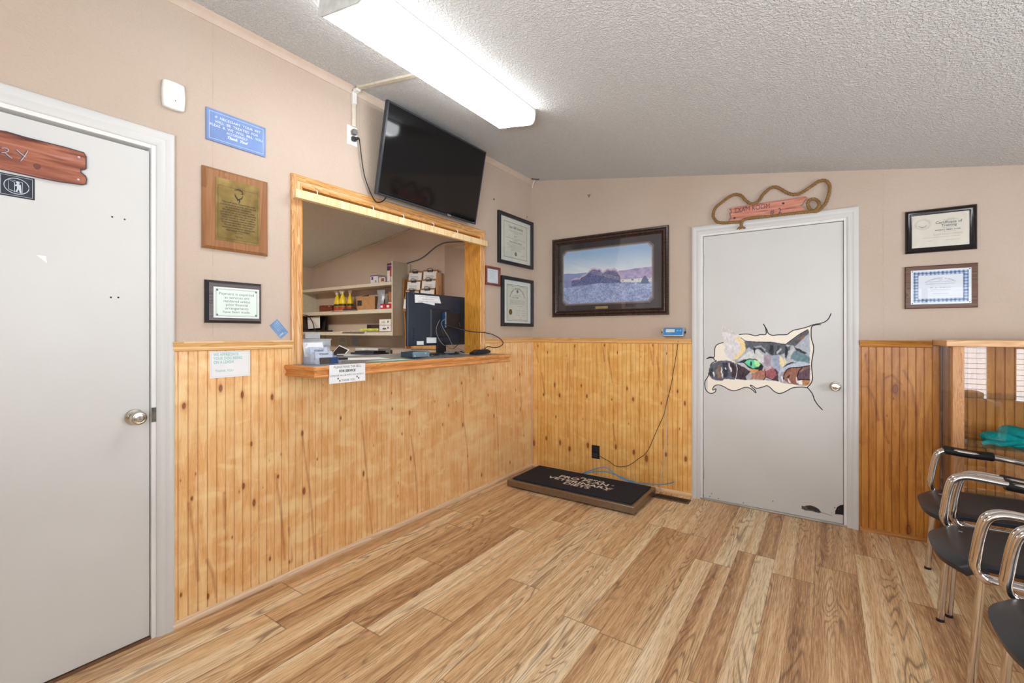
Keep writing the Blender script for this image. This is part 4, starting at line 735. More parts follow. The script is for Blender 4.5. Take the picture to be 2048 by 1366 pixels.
for l in D['signR']: b.ribbon([(p[0]+.0028, p[1]+.0016) for p in spline([(a, c, 0) for a, c in l], 4)], .0016, .0097)
b.build('highlight', plain('pale_lilac_paint', (206, 200, 210), .6), s7, recalc=False)
for kx, kz in D['signknots'][1:]: b = MB(); b.lathe([(.0042, .009), (.003, .012), (.0001, .0125)], (kx, kz, 0), seg=12); b.build('nail_head', plain('pale_lilac_paint', (206, 200, 210), .6), s7)
kx, kz = D['signknots'][0]; b = MB(); b.prism([(kx+.0095*math.cos(a)*(1+.2*math.sin(a)), kz+.0105*math.sin(a)) for a in np.linspace(0, 2*math.pi, 20)[:-1]], .0088, .0098); b.build('painted_knot', plain('dark_knot_brown', (110, 62, 48), .6), s7)
s8 = thing('pictogram_sign', on_left(0, 0, -.006), 'black sign with white open door pictogram, below the wooden sign', 'sign')
b = MB(); b.prism(rrect(.115, .0385, .0), .0, .0022); 
for i, p in enumerate(b.v): b.v[i] = (p[0]-3.462, p[1]+1.789, p[2])
b.build('plate', plain('black_sign_plate', (30, 36, 48), .4), s8, bevel=.001)
b = MB(); cxs, czs = -3.3915, 1.789
b.loft_rect(cxs-.0385, cxs+.039, czs-.034, czs+.034, [(0, .0026), (.0012, .0026)])
el = [(cxs+.030*math.cos(a), czs+.027*math.sin(a)) for a in np.linspace(0, 2*math.pi, 33)]; b.ribbon(el, .0022, .0028)
for l in ([(-.019, .019), (-.019, -.015), (.014, -.024)], [(-.019, .019), (-.005, .012), (-.005, -.022), (-.019, -.015)], [(-.019, .019), (.014, .016), (.014, -.024)]): b.ribbon([(cxs+x, czs+z) for x, z in l], .0018, .003)
b.lathe([(.0045, .0024), (.0001, .003)], (cxs+.003, czs+.013, 0), seg=14); b.prism([(cxs+x, czs+z) for x, z in ((-.004, .004), (.002, .009), (.010, .007), (.011, -.006), (.012, -.022), (.008, -.022), (.005, -.010), (.001, -.021), (-.003, -.019), (.001, -.007), (.0, .001), (-.005, -.001))], .0024, .003)
b.build('pictogram', plain('pale_grey_symbol', (196, 204, 214), .5), s8, smooth=False, recalc=False)

# --- framed papers
def framed(name, mw, w, h, fw, fd, label, cat, fm, mat_m, paper, textfn, mat_border=None, glass=True, group=None, prof=None):
    t = thing(name, mw, label, cat, group); b = MB()
    b.loft_rect(-w/2, w/2, -h/2, h/2, prof or [(0, .001), (0, fd-.002), (.002, fd), (fw-.002, fd), (fw, fd-.003), (fw, .006)], ms=None); b.build('frame', fm, t)
    b = MB(); b.box(-w/2+fw-.002, w/2-fw+.002, -h/2+fw-.002, h/2-fw+.002, .002, .006); b.build('mat_board', mat_m, t)
    x0, x1, y0, y1 = paper[:4]; b = MB(); b.box(x0, x1, y0, y1, .006, .0068)
    if mat_border: b.build('paper', paper[4], t); b = MB(); b.loft_rect(x0-.003, x1+.003, y0-.003, y1+.003, [(0, .0070), (mat_border, .0070)]); b.build('inner_line', M_INK, t, smooth=False)
    else: b.build('paper', paper[4], t)
    b = MB(); textfn(b); b.build('lettering', M_INK2 if cat != 'certificate' else M_INK2, t, smooth=False, recalc=False)
    if glass: b = MB(); b.box(-w/2+fw, w/2-fw, -h/2+fw, h/2-fw, .0086, .0096); b.build('glass_pane', M_GLASS, t, smooth=False)
    return t
M_CREAM = plain('cream_mat', (222, 226, 216), .6, var=.015); M_CERT = plain('certificate_paper', (218, 222, 210), .6, var=.02)
def td1(b):
    z = .0072
    b.text('Texas A&M University', 0, .118, .036, z, width=.235, bold=.0006); b.text('The Faculty and the Board of Regents', 0, .085, .014, z, width=.22); b.text('has conferred on', 0, .068, .012, z)
    b.text('R. J. T.', 0, .042, .018, z, bold=.0006)
    for i, (t_, w) in enumerate((('having fulfilled the requirements and fulfilled all of the requirements', .32), ('the degree of', .06))): b.text(t_, 0, .018-i*.012, .010, z, width=w)
    b.text('Doctor of Veterinary Medicine', 0, -.014, .024, z, width=.21, bold=.0003)
    for i, w in enumerate((.30, .32, .21)): b.text('with all the rights and privileges thereunto appertaining in testimony', 0, -.034-i*.013, .010, z, width=w)
    for i in range(2): b.text('in witness whereof we have subscribed', 0, -.074-i*.012, .009, z, width=.15)
    b.lathe([(.019, .0068), (.019, .0074), (.0001, .0075)], (0, -.116, 0), seg=18); b.text('registrar', .12, -.118, .010, z, width=.06)
framed('framed_diploma', on_left(-.285, 2.112), .558, .450, .030, .024, 'black-framed university diploma, the upper of two large frames in the corner', 'diploma', M_BLACKM, M_CREAM, (-.185, .185, -.155, .155, M_CERT), td1, .003)
def td2(b):
    z = .0072
    b.arc_text('State Board of Veterinary Medical Examiners', 0, -.01, .135, 155, 25, .026, z); b.lathe([(.016, .0068), (.016, .0074), (.0001, .0075)], (0, .098, 0), seg=18)
    b.text('Know All Men By These Presents', 0, .060, .012, z, width=.12); b.text('R. J. T., D.V.M.', -.03, .040, .018, z, width=.10, bold=.0006)
    for i in range(4): b.text('having satisfied the board of his qualifications under the laws of the state is hereby licensed', 0, .016-i*.011, .0085, z, width=.25)
    b.text('Given under our hand', .04, -.036, .009, z)
    for i in range(3):
        b.text('member of board', .01, -.075-i*.022, .010, z, width=.07); b.text('secretary', .10, -.075-i*.022, .012, z, width=.06, shear=.3)
    b.loft_rect(-.158, .158, -.160, .142, [(0, z), (.0015, z)])
f2 = framed('framed_licence', on_left(-.258, 1.560), .512, .442, .030, .024, 'black-framed licence with gold seal, the lower of two large frames in the corner', 'licence', M_BLACKM, plain('pale_mat', (230, 238, 234), .6, var=.01), (-.168, .168, -.168, .152, M_CERT), td2, .003)
b = MB(); b.lathe([(.026, .0070), (.026, .0078), (.0001, .0080)], (-.112, -.092, 0), seg=28); b.build('gold_seal', plain('olive_gold_seal', (128, 118, 62), .4, .5), f2)
def ts(b):
    for i in range(8): b.text('certificate of membership in good', 0, .045-i*.010, .006, .0072, width=.10-.02*(i % 3))
framed('small_framed_card', on_left(-.641, 1.760), .205, .158, .019, .020, 'small reddish-brown framed card right of the hatch', 'framed card', m_oak('mahogany_frame', 'x', (92, 42, 30), (122, 62, 46), (146, 82, 62), .3), plain('pale_blue_paper', (222, 230, 238), .6, var=.01), (-.074, .074, -.056, .056, plain('pale_blue_card', (224, 232, 240), .6, var=.01)), ts)
def tc(b):
    z = .0072
    b.text('United States\nDepartment of Agriculture', .050, .060, .0065, z, lead=.9); b.text('Certificate of', .038, .044, .022, z, width=.118, bold=.0005); b.text('Training', .040, .026, .022, z, width=.068, bold=.0005)
    b.text('This is to certify that', .038, .012, .0065, z); b.text('ROCKY J. TERRY, D.V.M.', .035, -.001, .0085, z, width=.112, bold=.0006); b.text('has satisfactorily completed', .035, -.012, .0065, z)
    for i in range(2): b.text('the prescribed training requirement for accredited veterinarians', .035, -.023-i*.006, .0052, z, width=.13)
    b.text('Veterinary Accreditation Training, Diseases of Importance', .005, -.041, .0052, z, width=.17); b.text('director', -.045, -.062, .006, z); b.text('deputy administrator services', .055, -.062, .005, z)
M_IVORY = plain('ivory_certificate', (224, 220, 206), .6, var=.02)
c1 = framed('framed_certificate', on_far(2.897, 1.8985), .320, .262, .032, .022, 'black-framed training certificate, the upper of two frames right of the exam door', 'certificate', plain('glossy_black_frame', (30, 26, 28), .22, var=.1), M_IVORY, (-.130, .130, -.101, .101, M_IVORY), tc, prof=[(0, .001), (0, .010), (.004, .018), (.010, .022), (.016, .016), (.024, .014), (.029, .012), (.032, .008), (.032, .005)])
b = MB(); z = .0072
for r in (.038, .034, .030): b.ribbon([(-.078+r*math.cos(a)*1.0, .042+r*.86*math.sin(a)) for a in np.linspace(0, 2*math.pi, 37)], .0008 if r > .031 else .0012, z)
b.ribbon([(-.098, .036), (-.086, .026), (-.070, .026), (-.056, .038)], .006, z); b.ribbon([(-.094, .030), (-.080, .022), (-.060, .028)], .004, z); b.build('seal_print', plain('soft_grey_print', (170, 168, 158), .6), c1, smooth=False, recalc=False)
c2 = thing('certificate_plaque', on_far(2.897, 1.557), 'brown wood plaque with blue-bordered certificate, the lower frame right of exam door', 'certificate')
b = MB(); b.loft_rect(-.162, .162, -.130, .130, [(0, .001), (0, .012), (.005, .018)], cap=0); b.build('board', m_oak('dark_brown_plaque', 'x', (72, 46, 34), (98, 66, 50), (120, 86, 66), .35, .6), c2)
b = MB(); b.box(-.134, .134, -.104, .104, .0184, .0194); b.build('paper', plain('blue_white_paper', (222, 230, 240), .5, var=.01), c2)
nt = NT('blue_guilloche_border'); w = nt.n('TexWave', wave_type='RINGS', rings_direction='Z'); nt.l(nt.n('TexCoord').outputs['Object'], w.inputs[0]); w.inputs['Scale'].default_value = 55; w.inputs['Distortion'].default_value = 6
vo = nt.n('TexVoronoi', feature='F1'); nt.l(nt.obj(), vo.inputs['Vector']); vo.inputs['Scale'].default_value = 55; vo.inputs['Randomness'].default_value = .15
nt.base(nt.ramp(vo.outputs['Distance'], [(.12, (196, 212, 232)), (.42, (120, 148, 190)), (.62, (58, 80, 120))]), .5)
b = MB(); b.loft_rect(-.122, .122, -.093, .093, [(0, .0198), (.022, .0198)]); b.build('border', nt.m, c2, smooth=False)
b = MB(); z = .0200; b.loft_rect(-.100, .100, -.071, .071, [(0, z), (.0008, z)]); b.arc_text('PAIN MANAGEMENT IN ANIMALS', 0, -.055, .105, 128, 52, .010, z)
for i, (t_, w_) in enumerate((('this certificate is awarded to', .10), ('participation in continuing education', .13), ('', 0), ('R. J. Terry', .09), ('veterinary practitioner', .09), ('', 0), ('presented by date', .07))):
    if t_: b.text(t_, 0, .030-i*.012, .0075, z, width=w_)
b.build('lettering', plain('slate_blue_print', (128, 138, 156), .6), c2, smooth=False, recalc=False)
b = MB(); b.text('PFIZER', 0, .039, .006, .0201); b.build('red_print', plain('faded_red_print', (190, 120, 130), .6), c2, smooth=False, recalc=False)
for x in (-.127, .127):
    for y in (-.097, .097): b = MB(); b.lathe([(.0032, .019), (.0028, .021), (.0001, .0215)], (x, y, 0), seg=10); b.build('pin', M_INK, c2)
b = MB(); b.box(-.136, .136, -.106, .106, .0215, .0222); b.build('acrylic_cover', m_glass('thin_acrylic', ior=1.28), c2, smooth=False)
# --- landscape picture
pc = thing('landscape_picture', on_far(.767, 1.784), 'large dark-framed landscape print with blue hills, left of the exam room door', 'picture')
w, h = 1.060, .716; M_DKW = m_oak('dark_brown_picture_frame', 'x', (40, 30, 28), (58, 42, 36), (74, 54, 46), .25)
b = MB(); b.loft_rect(-w/2, w/2, -h/2, h/2, [(0, .001), (0, .022), (.004, .027), (.016, .027), (.020, .022), (.024, .030), (.030, .034), (.038, .032), (.046, .022), (.050, .026), (.056, .022), (.058, .008)], ms=[1, 0])
b.build('frame', [M_DKW, m_oak('dark_brown_picture_frame_side', 'y', (40, 30, 28), (58, 42, 36), (74, 54, 46), .25)], pc)
b = MB(); b.box(-w/2+.056, w/2-.056, -h/2+.056, h/2-.056, .002, .008); b.build('mat_board', plain('charcoal_brown_mat', (52, 46, 50), .5, var=.04), pc)
def octo(x0, x1, y0, y1, c): return [(x0+c, y0), (x1-c, y0), (x1, y0+c), (x1, y1-c), (x1-c, y1), (x0+c, y1), (x0, y1-c), (x0, y0+c)]
ax0, ax1, ay0, ay1 = -.415, .392, -.238, .232
for nm, e, z, c_ in (('mat_bevel', .018, .0086, (112, 104, 106)), ('mat_bevel', .012, .0090, (70, 60, 62)), ('mat_bevel', .009, .0094, (150, 142, 142))):
    b = MB(); b.prism(octo(ax0-e, ax1+e, ay0-e, ay1+e, .035), .008, z); b.build(nm, plain('bevel_%d' % c_[0], c_, .5), pc, smooth=False)
us = np.linspace(ax0, ax1, 300); vv = np.linspace(ay0, ay1, 176); U, V = np.meshgrid(us, vv); S = (U-ax0)/(ax1-ax0); T = (V-ay0)/(ay1-ay0)
nu, nv = len(us), len(vv); c_ = lambda *a: np.array(a, float)
n1 = fbm(nu, nv, 7, 1, 5); n2 = fbm(nu, nv, 30, 2, 4); n3 = fbm(nu, nv, 110, 3, 3, 1.3, .9); n4 = fbm(nu, nv, 12, 8, 4)
col = c_(222, 232, 238)+(c_(158, 190, 226)-c_(222, 232, 238))*np.clip((T-.55)/.45*1.15, 0, 1)[..., None]+(n1[..., None]-.5)*10
lf = T < (.575-.02*S+.014*(n1-.5)*3); hill = lf & (S < .34); col[hill] = c_(142, 160, 202)
rr = (T < .535+.05*np.clip((S-.45)/.5, 0, 1)+.03*(n4-.5)) & (S > .30); col[rr] = c_(164, 160, 200)
col = np.where((rr & (S > .6))[..., None], col+(n2-.42)[..., None]*c_(110, 60, 60), col)
base = T < .46; col[base & (S < .36)] = c_(138, 150, 196); wf_ = (T < .40) & (T > .30-.0*S) & (S > .66+.1*(n4-.5)); col[wf_] = c_(216, 222, 224)
wf2 = wf_ & (n2 > .56); col[wf2] = c_(120, 130, 150)
fg = T < (.33+.055*np.exp(-((S-.48)/.22)**2)-.02*(S < .3)+.02*(n1-.5)); col[fg] = c_(156, 174, 214)
col = np.where(fg[..., None], col+((n3-.5)*120+(n2-.5)*70)[..., None]*c_(1, 1, .9), col)
lump = np.maximum.reduce([.625-np.abs(S-.365)**2*15, .60-np.abs(S-.42)**2*22, .545-np.abs(S-.49)**2*30, .575-np.abs(S-.555)**4*900, .50-np.abs(S-.26)**2*14, .455-np.abs(S-.16)**2*8, .50-np.abs(S-.64)**2*120]); tree = (T < lump+(n2-.5)*.09) & (T > .365-.10*np.abs(S-.42)+.03*(n1-.5)) & (S > .10) & (S < .67)
halo = (T < lump+.035+(n2-.5)*.06) & (T > .40) & (S > .10) & (S < .70); col[halo & ~tree] = c_(196, 182, 204)
col[tree] = c_(104, 114, 158); col = np.where(tree[..., None], col+((n3-.5)*110)[..., None], col)
t2 = (T < .43-np.abs(S-.93)**2*60+(n2-.5)*.06) & (T > .30) & (S > .87); col[t2] = c_(98, 112, 148)
cc = .035; keep = ((U-ax0)+(V-ay0) > cc) & ((ax1-U)+(V-ay0) > cc) & ((U-ax0)+(ay1-V) > cc) & ((ax1-U)+(ay1-V) > cc)
painted('landscape_print', us, vv, np.clip(col, 20, 245), keep, M_PAINT, pc, .0098)
b = MB(); b.box(-w/2+.057, w/2-.057, -h/2+.057, h/2-.057, .0112, .0120); b.build('glass_pane', M_GLASS, pc, smooth=False)
b = MB(); b.prism(rrect(.058, .0105, .0), .008, .0105)
for i, p in enumerate(b.v): b.v[i] = (p[0]-.045, p[1]-.282, p[2])
b.build('name_plate', plain('pale_brass_strip', (186, 172, 116), .35, .6), pc)

# --- exam room sign and rope
ex = thing('exam_room_sign', on_far(0, 0), 'reddish painted board lettered as exam room two above the right door', 'sign')
nt = NT('salmon_painted_board'); g = nt.noise(nt.mapv(nt.obj(), (3, 34, 1)), 1.5, 3., .6, .6); nt.base(nt.ramp(g, [(.32, (120, 66, 54)), (.46, (196, 120, 98)), (.6, (212, 146, 122)), (.75, (226, 186, 176))]), .5)
b = MB(); b.prism(D['exam'][::-1], .002, .018); b.build('board', nt.m, ex)
b = MB(); b.text('EXAM ROOM', 1.890, 2.182, .050, .0186, width=.225, bold=-.0004); b.text('#  2', 2.040, 2.137, .052, .0186, width=.068)
b.ribbon([(a, c) for a, c in D['exam'][:6]], .004, .0187)
for x, z_ in ((1.775, 2.128), (2.085, 2.187)): b.lathe([(.008, .0181), (.0001, .0190)], (x, z_, 0), seg=9)
b.build('lettering', plain('indigo_paint', (62, 54, 78), .6), ex, smooth=False, recalc=False)
rp = thing('rope', I4, 'brown jute rope looped on the wall around the exam room sign', 'rope')
M_ROPE = NT('jute_rope'); f = M_ROPE.noise(M_ROPE.obj(), 300, 2.); M_ROPE.base(M_ROPE.ramp(f, [(.3, (106, 78, 44)), (.7, (178, 142, 94))]), .85, 0, .1); M_ROPE.bump(f, .5, .002)
pts = [Vector((a, -.016, c)) for a, c in D['rope']]; pts[-1].y = -.036; pts[-2].y = -.040; pts[-3].y = -.038
for k_ in list(range(0, 4))+list(range(40, 48)): pts[k_].y = -.036
for k_ in range(29, 38): pts[k_].y = -.018-.012*(k_-29)/8
P_ = spline(pts, 8); acc = [0]
for a, c in zip(P_[:-1], P_[1:]): acc.append(acc[-1]+(c-a).length)
b = MB()
for s_ in range(3):
    q = []
    for i, p in enumerate(P_):
        t = (P_[min(i+1, len(P_)-1)]-P_[max(i-1, 0)]).normalized(); nrm = Vector((0, -1, 0)); bn = t.cross(nrm).normalized(); nn = bn.cross(t)
        a = acc[i]/.052*2*math.pi+s_*2*math.pi/3; q.append(p+(nn*math.cos(a)+bn*math.sin(a))*.0052)
    b.tube(q, .0062, 7)
b.build('rope_strand', M_ROPE.m, rp)
e_ = P_[-1]; b = MB()
for i in range(16):
    a = i/16*2*math.pi; b.tube([e_, e_+Vector((math.cos(a)*.012, math.sin(a)*.004, -.006)), e_+Vector((math.cos(a)*.030, math.sin(a)*.006, -.016-.004*(i % 3)))], [.006, .005, .002], 5)
b.build('frayed_end', M_ROPE.m, rp)
# --- small corner hook on the ceiling
hk = thing('ceiling_wire', (0, 0, 0), 'short white wire stub fixed to the ceiling in the corner', 'wire')
b = MB(); b.tube([(.075, -.06, ceil_z(.075)-.002), (.045, -.045, 2.70), (.020, -.022, 2.665)], .004, 8); b.build('stub', M_WPLAST, hk)
b = MB(); b.tube([(.045, -.075, ceil_z(.045)-.004), (.115, -.055, ceil_z(.115)-.004)], .005, 8); b.build('clip', plain('dark_clip', (74, 70, 66), .6), hk)
for lx, T_, nm in ((-.70, None, 'l'),): pass
b = MB(); b.lathe([(.006, 0), (.006, .006), (.0001, .007)], (0, 0, 0), seg=10)
n1_ = tag(b.build('nail', plain('dark_nail', (60, 50, 44), .5), mw=on_left(-.612, 2.418)), 'dark screw head in the left wall, up-left of the diploma', 'screw')
b = MB(); b.tube([(0, -.012, .004), (0, .006, .006)], .0022, 6); tag(b.build('nail', plain('dark_nail', (60, 50, 44), .5), mw=on_left(-.094, 2.378)), 'tiny nail in the left wall just right of the screw head', 'nail')
b = MB(); b.tube([(0, .010, .0), (0, .012, .018)], .0025, 6); b.tube([(-.011, .016, .018), (.0, -.010, .020), (.011, .016, .018)], .0028, 6)
tag(b.build('picture_hook', plain('brass_hook', (120, 96, 60), .4, .7), mw=on_far(.607, 2.488)), 'empty picture hook high on the far wall above the landscape', 'hook')
# ================================================================== ceiling lamp
SL = math.atan(.1614)
lp = thing('ceiling_lamp', Matrix.Translation((.790, -2.045, ceil_z(.790)-.001)) @ Matrix.Rotation(SL, 4, 'Y'), 'long white fluorescent wraparound lamp glowing on the sloped ceiling', 'ceiling lamp')
b = MB(); b.box(-.130, .130, -.60, .60, -.020, 0); b.build('housing', M_WPLAST, lp, bevel=.002)
sec = [(-.128, -.020), (-.136, -.030), (-.136, -.066), (-.128, -.082), (-.112, -.090), (.112, -.090), (.128, -.082), (.136, -.066), (.136, -.030), (.128, -.020)]
b = MB(); n = len(sec); b.add([(x, y, z) for y in (-.602, .602) for x, z in sec], [(i, i+1, n+i+1, n+i) for i in range(n-1)]); b.build('diffuser_lens', m_emit_lens(), lp)
sec2 = [(-.132, 0)]+[(x*1.02, z-.001) for x, z in sec[1:-1]]+[(.132, 0)]
for y in (-.609, .602):
    b = MB(); b.add([(x, yy, z) for yy in (y, y+.007) for x, z in sec2], [tuple(range(10)), tuple(range(10, 20))[::-1]]+[(i, (i+1) % 10, 10+(i+1) % 10, 10+i) for i in range(10)]); b.build('end_cap', plain('lamp_end_cap', (206, 206, 202), .5), lp)

# ================================================================== scale on the floor, its display and cables
sc_ = thing('floor_scale', (.690, -.360, 0), 'low steel pet weighing platform with lettered black mat in the corner', 'scale')
a0, a1, c0, c1_ = -.545, .535, -.260, .245          # half extents in metres
b = MB(); b.loft_rect(a0, a1, c0, c1_, [(0, .012), (0, .056), (.004, .060), (.060, .060), (.060, .052)], cap=0); b.build('platform', M_STEEL, sc_)
b = MB(); b.loft_rect(a0+.030, a1-.030, c0+.040, c1_-.028, [(0, .0602), (0, .068), (.002, .070)], cap=0); b.build('rubber_mat', plain('black_ribbed_mat', (42, 46, 56), .8, spec=.2, var=.15, scale=120, bump=.3), sc_)
for x in (a0+.05, a1-.05):
    for y in (c0+.05, c1_-.05): b = MB(); b.lathe([(.018, 0), (.018, .012), (.010, .013)], (x, y, 0), seg=14); b.build('foot', M_BLACK, sc_)
b = MB(); z = .0706
b.text('PURINA', .065, .095, .052, z, width=.215, bold=.0012)
b.text('PRO PLAN', .005, .042, .078, z, width=.430, bold=.0022); b.text('VETERINARY', -.005, -.030, .074, z, width=.560, bold=.0020); b.text('DIETS', .010, -.095, .070, z, width=.225, bold=.0020)
b.ribbon([(.285, .0), (.250, -.060), (.222, -.074)], .008, z); b.ribbon([(.212, -.040), (.262, -.082)], .008, z)
b.text('®', .252, .060, .03, z); b.build('lettering', plain('cream_mat_print', (222, 214, 202), .7), sc_, smooth=False, recalc=False)
b = MB()
for i in range(3):
    for j in range(3):
        if (i+j) % 2 == 0: b.box(-.088+i*.013, -.078+i*.013, .078+j*.012, .087+j*.012, .0700, .0706)
b.build('logo', plain('red_checker_logo', (176, 66, 58), .7), sc_, smooth=False)
dp = thing('scale_display', on_far(1.342, 1.287, 0), 'small blue and silver digital scale readout on the wall beside the door', 'display')
Rd = Matrix.Translation((0, 0, .050)) @ Matrix.Rotation(math.radians(-14), 4, 'X')
b = MB(); b.T = Rd; b.box(-.078, .078, -.036, .034, -.028, .006); b.build('housing', plain('silver_housing', (178, 182, 186), .35, .6), dp, bevel=.005, seg=3)
b = MB(); b.T = Rd; b.box(-.072, .072, -.026, .029, .006, .0072); b.build('front_panel', plain('bright_blue_panel', (24, 128, 200), .4), dp)
b = MB(); b.T = Rd; b.box(-.056, .012, -.004, .021, .0072, .0080); b.build('lcd_screen', plain('pale_lcd', (206, 222, 226), .35), dp)
b = MB(); b.T = Rd
for x in (.034, .056): b.lathe([(.0075, .0074), (.0070, .0082), (.0001, .0083)], (x, .010, 0), seg=16)
b.text('SALTER BRECKNELL', -.030, -.016, .009, .0078, width=.05); b.build('buttons_and_print', plain('pale_blue_print', (120, 190, 226), .5), dp, smooth=False)
b = MB(); b.T = Rd; b.lathe([(.010, .078), (.010, .092), (.0001, .093)], (0, 0, -.012), 'x', 14); b.build('pivot_knob', M_BLACK, dp); b = MB(); b.T = Rd; b.lathe([(.010, -.092), (.010, -.078), (.0001, -.0779)], (0, 0, -.012), 'x', 14); b.build('pivot_knob', M_BLACK, dp)
b = MB(); b.T = Rd; b.box(.079, .083, -.016, .030, -.030, .004); b.box(-.083, -.079, -.016, .030, -.030, .004); b.T = None; b.box(-.083, .083, -.02, .035, .002, .014); b.build('bracket', plain('silver_bracket', (170, 172, 176), .4, .6), dp)
kb = tag(MB().tube([(a, -.017-.004*math.sin(i*.9), c) for i, (a, c) in enumerate([(p.x, p.z) for p in spline(wallpts(D['wblack']), 4)])], .0022, 6).build('power_cable', M_BLACK), 'thin black cable drooping from scale display to the black wall outlet', 'cable')
pw_ = spline(wallpts(D['wwhite'], -.019), 4); pw_ += [Vector((1.235, -.040, .02)), Vector((1.238, -.09, .006)), Vector((1.236, -.16, .030))]
tag(MB().tube(pw_, .0024, 6).build('data_cable', plain('pale_grey_cable', (204, 198, 188), .5)), 'pale grey cable hanging straight down from scale display to the platform', 'cable')
ptb = spline([(a, -.120+.05*math.sin(i*.5), c) for i, (a, c) in enumerate(D['blue'][0])], 5)
tag(MB().tube(ptb, .0042, 8).build('blue_tubing', plain('light_blue_tubing', (96, 160, 214), .35)), 'loop of light blue tubing lying over the rear edge of the scale', 'tubing')
ob = thing('black_outlet', on_far(.668, .236, -.012), 'black wall outlet on the beadboard above the pet scale', 'outlet')
b = MB(); b.loft_rect(-.037, .037, -.058, .058, [(0, 0), (0, .003), (.004, .006)], cap=0); b.build('cover_plate', M_BLACK, ob)
b = MB(); b.lathe([(.017, .006), (.017, .008), (.0001, .0082)], (0, .021, 0)); b.build('socket', M_BLACKM, ob)
b = MB(); b.box(-.024, .024, -.044, -.004, .008, .036); b.build('power_adapter', plain('bluish_black_adapter', (38, 44, 58), .3), ob, bevel=.004)
vt = thing('floor_vent', (1.350, -.132, 0), 'brown metal floor register with slots between the scale and the door', 'vent')
b = MB(); b.loft_rect(-.135, .135, -.050, .050, [(0, .0005), (.004, .006), (.016, .006), (.016, .001)], cap=0); b.build('register_frame', plain('brown_register', (92, 70, 54), .45, .3), vt)
b = MB()
for i in range(17): b.box(-.116+i*.0138, -.109+i*.0138, -.033, .033, .0015, .0055)
b.box(-.119, .119, -.0015, .0015, .0015, .0056); b.build('louver', plain('dark_brown_louver', (64, 48, 38), .5, .3), vt)

# ================================================================== display case
cs = thing('display_case', (2.893, -.36, 0), 'oak framed glass display case against the far wall at the right edge', 'display case')
CW, CD = 1.35, .355
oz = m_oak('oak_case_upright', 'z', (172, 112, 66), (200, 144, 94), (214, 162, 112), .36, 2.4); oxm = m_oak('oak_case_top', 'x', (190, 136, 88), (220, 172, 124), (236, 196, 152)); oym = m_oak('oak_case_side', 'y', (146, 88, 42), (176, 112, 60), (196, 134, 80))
b = MB(); b.box(-.030, CW+.03, -.026, CD, 1.205, 1.240); b.build('top_board', oxm, cs, bevel=.004)
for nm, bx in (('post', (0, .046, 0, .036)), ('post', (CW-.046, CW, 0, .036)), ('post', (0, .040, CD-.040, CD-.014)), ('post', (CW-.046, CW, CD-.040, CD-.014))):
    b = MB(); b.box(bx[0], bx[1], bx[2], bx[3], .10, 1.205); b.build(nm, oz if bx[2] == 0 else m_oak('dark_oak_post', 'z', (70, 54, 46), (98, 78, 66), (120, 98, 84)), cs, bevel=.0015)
b = MB(); b.box(-.006, CW+.006, -.006, CD-.014, 0, .10); b.build('plinth', m_oak('oak_plinth', 'x', (110, 66, 32), (146, 92, 48), (168, 114, 66)), cs, bevel=.003)
b = MB(); b.box(.002, CW-.002, .01, CD-.014, .10, .12); b.build('floor_board', oxm, cs)
b = MB(); b.box(.046, CW-.046, .010, .015, .10, 1.205); b.build('front_glass', m_glass('case_glass', ior=1.75), cs, smooth=False)
b = MB(); b.box(.006, .010, .036, CD-.040, .10, 1.205); b.build('side_glass', m_glass('case_glass', ior=1.75), cs, smooth=False)
M_SHG = NT('greenish_glass_shelf'); M_SHG = m_glass('shelf_glass', (.84, .92, .90, 1), 1.5)
for z in (.936, .672, .38): b = MB(); b.box(.012, CW-.05, .030, CD-.040, z-.006, z); b.build('glass_shelf', M_SHG, cs, smooth=False)
# folded teal scrubs
ts_ = thing('folded_scrubs', (3.03, -.20, .673), 'bright teal cloth garment rolled up on the glass shelf of the display case', 'garment')
nt = NT('teal_cotton'); f = nt.noise(nt.obj(), 40, 3.); nt.base(nt.ramp(f, [(.3, (0, 150, 154)), (.7, (10, 178, 178))]), .85, 0, .15); nt.bump(f, .3, .003)
def roll(L, ry, rz, seed, mb):
    r = np.random.RandomState(seed); ph = r.rand(6)*6; P_ = []; nu, nv = 40, 24
    for i in range(nu+1):
        t = i/nu; e = (1-(abs(2*t-1))**6)**.5 if 0 < t < 1 else 0.12
        for j in range(nv):
            a = 2*math.pi*j/nv; w = 1+.10*math.sin(7*t+2*a+ph[0])+.07*math.sin(19*t+a*3+ph[1])+.05*math.sin(31*t-a*2+ph[2])
            P_.append((t*L, ry*e*w*math.cos(a), max(.001, rz+rz*e*w*math.sin(a)+.012*math.sin(9*t+ph[3])*e)))
    F_ = [(i*nv+j, i*nv+(j+1) % nv, (i+1)*nv+(j+1) % nv, (i+1)*nv+j) for i in range(nu) for j in range(nv)]+[tuple(range(nv))[::-1], tuple(range(nu*nv, nu*nv+nv))]
    mb.add(P_, F_)
b = MB(); roll(.52, .075, .040, 3, b); b.T = Matrix.Translation((.07, .03, .022)) @ Matrix.Rotation(.08, 4, 'Y'); roll(.46, .085, .040, 9, b); b.build('cloth_roll', nt.m, ts_)
b = MB(); b.T = Matrix.Translation((-.005, -.068, .010)); b.tube(spline([(0, 0, 0), (.03, -.006, .012), (.07, -.004, .006), (.13, -.002, .02), (.22, 0, .03)], 5), [.013]*21, 8); b.build('drawstring_fold', nt.m, ts_)

